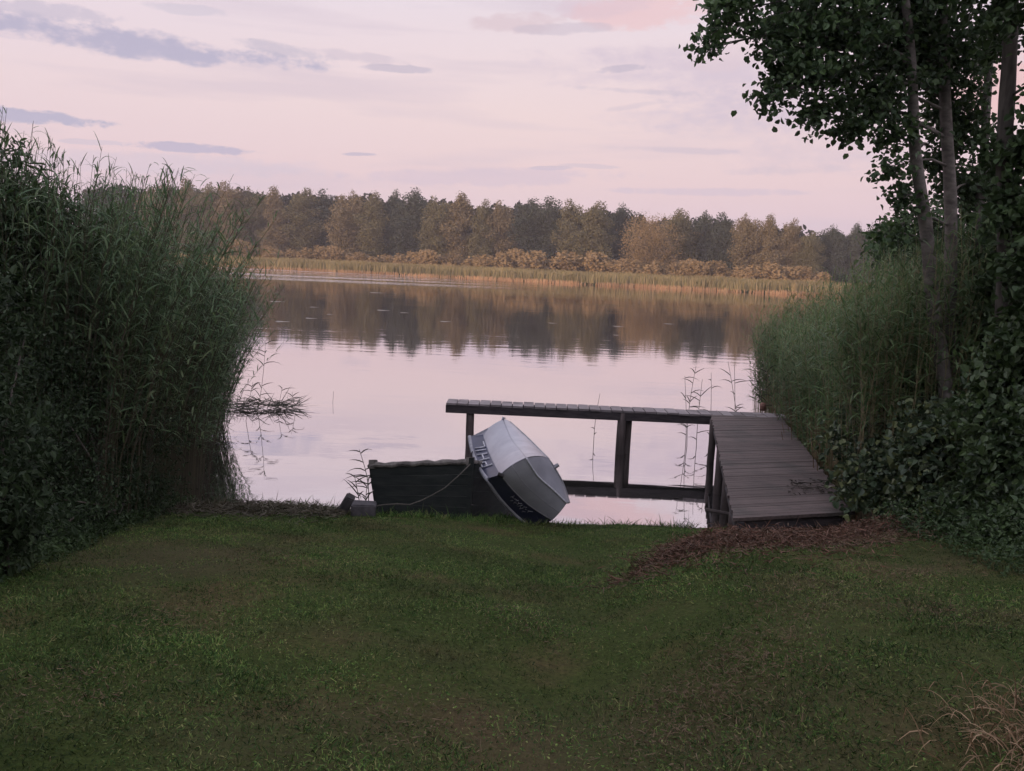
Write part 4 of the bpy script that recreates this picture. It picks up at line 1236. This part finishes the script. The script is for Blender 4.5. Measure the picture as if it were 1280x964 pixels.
# unseen wood added behind the viewer to keep the low sun off the lawn
n = 38000
x = rng.uniform(-80, 30, n); y = rng.uniform(-18, -9, n); z = 1.4 + rng.uniform(0, 1, n) * (10.0 + 1.0 * wob(x, 0 * x, .4))
V, F = leaves(np.stack([x, y, z], 1), rdir(n), rdir(n) + np.array([0, .8, .3]), rng.uniform(.6, 1.1, n), rng.uniform(.5, .8, n)); g = Geo(); g.add(V, F)
tag(g.build('shading_wood', MAT['dark_leaf']), 'tall leafy wood added out of view behind the lawn to shade the foreground', 'wood', kind='stuff')

# ------------------------------------------------------------------ evening haze over the lake
hz, ht, ho = nt('haze_air')
pv = ht.nodes.new('ShaderNodeVolumePrincipled'); pv.inputs['Color'].default_value = (.93, .90, .95, 1); pv.inputs['Density'].default_value = .00042
ht.links.new(pv.outputs[0], ho.inputs['Volume'])
g = Geo(); g.box((0, 550, 15.5), 3400, 4300, 40); tag(g.build('haze', hz), kind='stuff')

# ------------------------------------------------------------------ sky, sun
SUN_EL, SUN_AZ = R(4.5), R(226)          # azimuth clockwise from the view direction: low behind the viewer
w = bpy.data.worlds.new('World'); SC.world = w; w.use_nodes = True
t = w.node_tree; t.nodes.clear()
out = t.nodes.new('ShaderNodeOutputWorld')
sky = N(t, 'ShaderNodeTexSky'); sky.sky_type = 'NISHITA'; sky.sun_disc = False
sky.sun_elevation = SUN_EL; sky.sun_rotation = SUN_AZ; sky.air_density = 1.2; sky.dust_density = 2.0; sky.ozone_density = 1.5
tc = N(t, 'ShaderNodeTexCoord')
sp = N(t, 'ShaderNodeSeparateXYZ', Vector=tc.outputs['Generated'])


def mth(op, a, b_=None, c=None, clamp=False):
    n = t.nodes.new('ShaderNodeMath'); n.operation = op; n.use_clamp = clamp
    for i, v in enumerate((a, b_, c)):
        if v is None: continue
        if isinstance(v, bpy.types.NodeSocket): t.links.new(v, n.inputs[i])
        else: n.inputs[i].default_value = v
    return n.outputs[0]


az = mth('ARCTAN2', sp.outputs[0], sp.outputs[1]); el = mth('ARCSINE', sp.outputs[2])
elr = N(t, 'ShaderNodeMapRange', i0=el, i1=0, i2=math.pi / 2, i3=0, i4=1).outputs[0]
S = lambda r_, g_, b_: tuple(((v / 255 + .055) / 1.055) ** 2.4 if v > 10 else 0 for v in (r_, g_, b_))
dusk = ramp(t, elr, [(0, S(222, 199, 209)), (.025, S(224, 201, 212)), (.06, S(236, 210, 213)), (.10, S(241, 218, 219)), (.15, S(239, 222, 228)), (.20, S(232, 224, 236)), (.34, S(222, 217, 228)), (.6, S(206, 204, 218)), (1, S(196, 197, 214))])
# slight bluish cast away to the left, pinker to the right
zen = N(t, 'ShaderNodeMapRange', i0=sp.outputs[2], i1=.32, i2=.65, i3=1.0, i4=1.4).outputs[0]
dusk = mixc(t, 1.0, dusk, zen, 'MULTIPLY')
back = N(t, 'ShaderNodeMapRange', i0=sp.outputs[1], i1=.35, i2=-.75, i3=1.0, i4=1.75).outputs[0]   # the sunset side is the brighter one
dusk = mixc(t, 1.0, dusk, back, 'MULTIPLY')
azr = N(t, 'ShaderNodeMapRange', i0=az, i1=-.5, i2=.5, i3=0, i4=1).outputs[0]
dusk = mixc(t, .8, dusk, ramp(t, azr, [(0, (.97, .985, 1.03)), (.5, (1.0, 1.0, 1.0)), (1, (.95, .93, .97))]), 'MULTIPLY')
nz = N(t, 'ShaderNodeMapping', Vector=tc.outputs['Generated'], Scale=(7, 7, 26))
n1 = N(t, 'ShaderNodeTexNoise', Vector=nz.outputs[0], Scale=1.0, Detail=6.0, Roughness=.58).outputs[0]
nz2 = N(t, 'ShaderNodeMapping', Vector=tc.outputs['Generated'], Scale=(22, 22, 60))
n2 = N(t, 'ShaderNodeTexNoise', Vector=nz2.outputs[0], Scale=1.0, Detail=5.0, Roughness=.6).outputs[0]
nn = mth('ADD', mth('MULTIPLY', mth('SUBTRACT', n1, .5), 2.0), mth('MULTIPLY', mth('SUBTRACT', n2, .5), 2.4))
nz3 = N(t, 'ShaderNodeMapping', Vector=tc.outputs['Generated'], Scale=(70, 70, 130))
nn = mth('ADD', nn, mth('MULTIPLY', mth('SUBTRACT', N(t, 'ShaderNodeTexNoise', Vector=nz3.outputs[0], Scale=1.0, Detail=4.0, Roughness=.6).outputs[0], .5), 1.5))
# thin streaks all over
stq = N(t, 'ShaderNodeMapping', Vector=tc.outputs['Generated'], Scale=(3.2, 3.2, 34), Location=(.4, .1, .2))
n3 = N(t, 'ShaderNodeTexNoise', Vector=stq.outputs[0], Scale=1.0, Detail=4.0, Roughness=.5).outputs[0]
sm = N(t, 'ShaderNodeMapRange', i0=n3, i1=.52, i2=.68, i3=0, i4=.40).outputs[0]
cur = mixc(t, sm, dusk, S(208, 193, 209))
CL = [  # px, py, half width, half height, tilt (px per px), colour, strength, softness
    (120, 46, 250, 15, .06, (182, 178, 204), .88, 1.15), (60, 14, 80, 10, .03, (196, 188, 208), .6, .9), (235, 12, 40, 6, .03, (206, 198, 214), .5, .9),
    (350, 62, 60, 8, .1, (192, 185, 205), .6, 1.1), (440, 70, 60, 7, .1, (205, 192, 208), .5, 1.1), (495, 86, 50, 5, .04, (194, 184, 203), .65, .8), (20, 144, 85, 9, .06, (184, 180, 205), .9, .7),
    (235, 185, 85, 6, .03, (193, 184, 207), .9, .7), (120, 178, 55, 3, .0, (204, 194, 212), .5, .7), (450, 193, 22, 2.6, .0, (196, 184, 204), .8, .7),
    (650, 28, 55, 12, .0, (222, 200, 208), .7, .9), (800, 14, 75, 20, .0, (238, 202, 206), .8, 1.0), (745, 6, 60, 14, 0, (222, 198, 210), .5, 1), (700, 36, 60, 7, 0, (208, 194, 208), .6, .9),
    (900, 95, 210, 32, .08, (212, 196, 213), .75, 1.9), (1000, 135, 170, 32, .0, (210, 195, 212), .75, 1.9), (1080, 190, 140, 26, .0, (214, 197, 211), .6, 1.9), (860, 150, 120, 14, .05, (214, 198, 213), .5, 1.7), (775, 86, 36, 5, -.04, (198, 186, 204), .7, .8), (800, 114, 80, 4, .08, (206, 193, 208), .55, 1.3),
    (790, 133, 45, 4, -.12, (206, 193, 208), .4, 1.3), (850, 188, 75, 4, .06, (208, 193, 208), .55, 1.3), (1010, 212, 80, 6, .0, (210, 194, 208), .45, 1.4), (740, 208, 40, 3, .05, (206, 192, 208), .5, .8),
    (690, 210, 28, 2.5, .0, (200, 188, 206), .6, .8), (880, 240, 140, 5, .03, (205, 191, 211), .5, 1.3), (620, 222, 180, 12, .0, (212, 195, 212), .55, 1.0), (930, 60, 60, 20, -.2, (228, 206, 214), .5, 1.0),
    (200, 205, 200, 14, 0, (212, 200, 216), .5, 1.1), (1250, 110, 60, 40, 0, (238, 190, 190), .7, 1.1)]
for (px, py, hw, hh, tl_, c, stg, soft) in CL:
    d = ray(px, py); d = d / np.linalg.norm(d); a0, e0 = math.atan2(d[0], d[1]), math.asin(d[2])
    dx = mth('SUBTRACT', az, a0); dy = mth('SUBTRACT', el, e0)
    slope = tl_ - math.tan(ROLL)
    u = mth('MULTIPLY', dx, FPX / hw * .98)
    v = mth('MULTIPLY', mth('ADD', dy, mth('MULTIPLY', dx, slope)), FPX / hh * .98)
    r2 = mth('ADD', mth('MULTIPLY', u, u), mth('MULTIPLY', v, v))
    f = mth('ADD', mth('SUBTRACT', 1.0, r2), nn)
    mk = N(t, 'ShaderNodeMapRange', i0=f, i1=-.15 * soft, i2=.75 * soft, i3=0, i4=stg); mk.interpolation_type = 'SMOOTHSTEP'
    # noise alone must not make cloud far from the ellipse
    near = N(t, 'ShaderNodeMapRange', i0=r2, i1=1.2, i2=2.6, i3=1, i4=0).outputs[0]
    cur = mixc(t, mth('MULTIPLY', mk.outputs[0], near), cur, S(*c))
scl = mixc(t, 1.0, cur, (10, 10, 10), 'MULTIPLY')
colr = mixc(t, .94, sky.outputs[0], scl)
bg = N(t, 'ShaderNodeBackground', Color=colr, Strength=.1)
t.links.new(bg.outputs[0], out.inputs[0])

sl = bpy.data.lights.new('sun', 'SUN'); sl.energy = 5.0; sl.angle = R(.5); sl.color = (1.0, .66, .45)
so = bpy.data.objects.new('sun', sl); link(so)
sd = Vector((math.sin(SUN_AZ) * math.cos(SUN_EL), math.cos(SUN_AZ) * math.cos(SUN_EL), math.sin(SUN_EL)))
so.rotation_euler = (-sd).to_track_quat('-Z', 'Y').to_euler(); so.location = (0, -40, 40)

# ------------------------------------------------------------------ render settings
SC.view_settings.view_transform = 'Standard'; SC.view_settings.look = 'None'
SC.view_settings.exposure = .05; SC.view_settings.gamma = 1; SC.view_settings.use_curve_mapping = False
SC.render.engine = 'CYCLES'
SC.cycles.use_denoising = True; SC.cycles.use_adaptive_sampling = True; SC.cycles.adaptive_threshold = .02
SC.cycles.max_bounces = 4; SC.cycles.diffuse_bounces = 2; SC.cycles.glossy_bounces = 2; SC.cycles.transmission_bounces = 2; SC.cycles.volume_bounces = 0; SC.cycles.transparent_max_bounces = 4
SC.cycles.caustics_reflective = False; SC.cycles.caustics_refractive = False
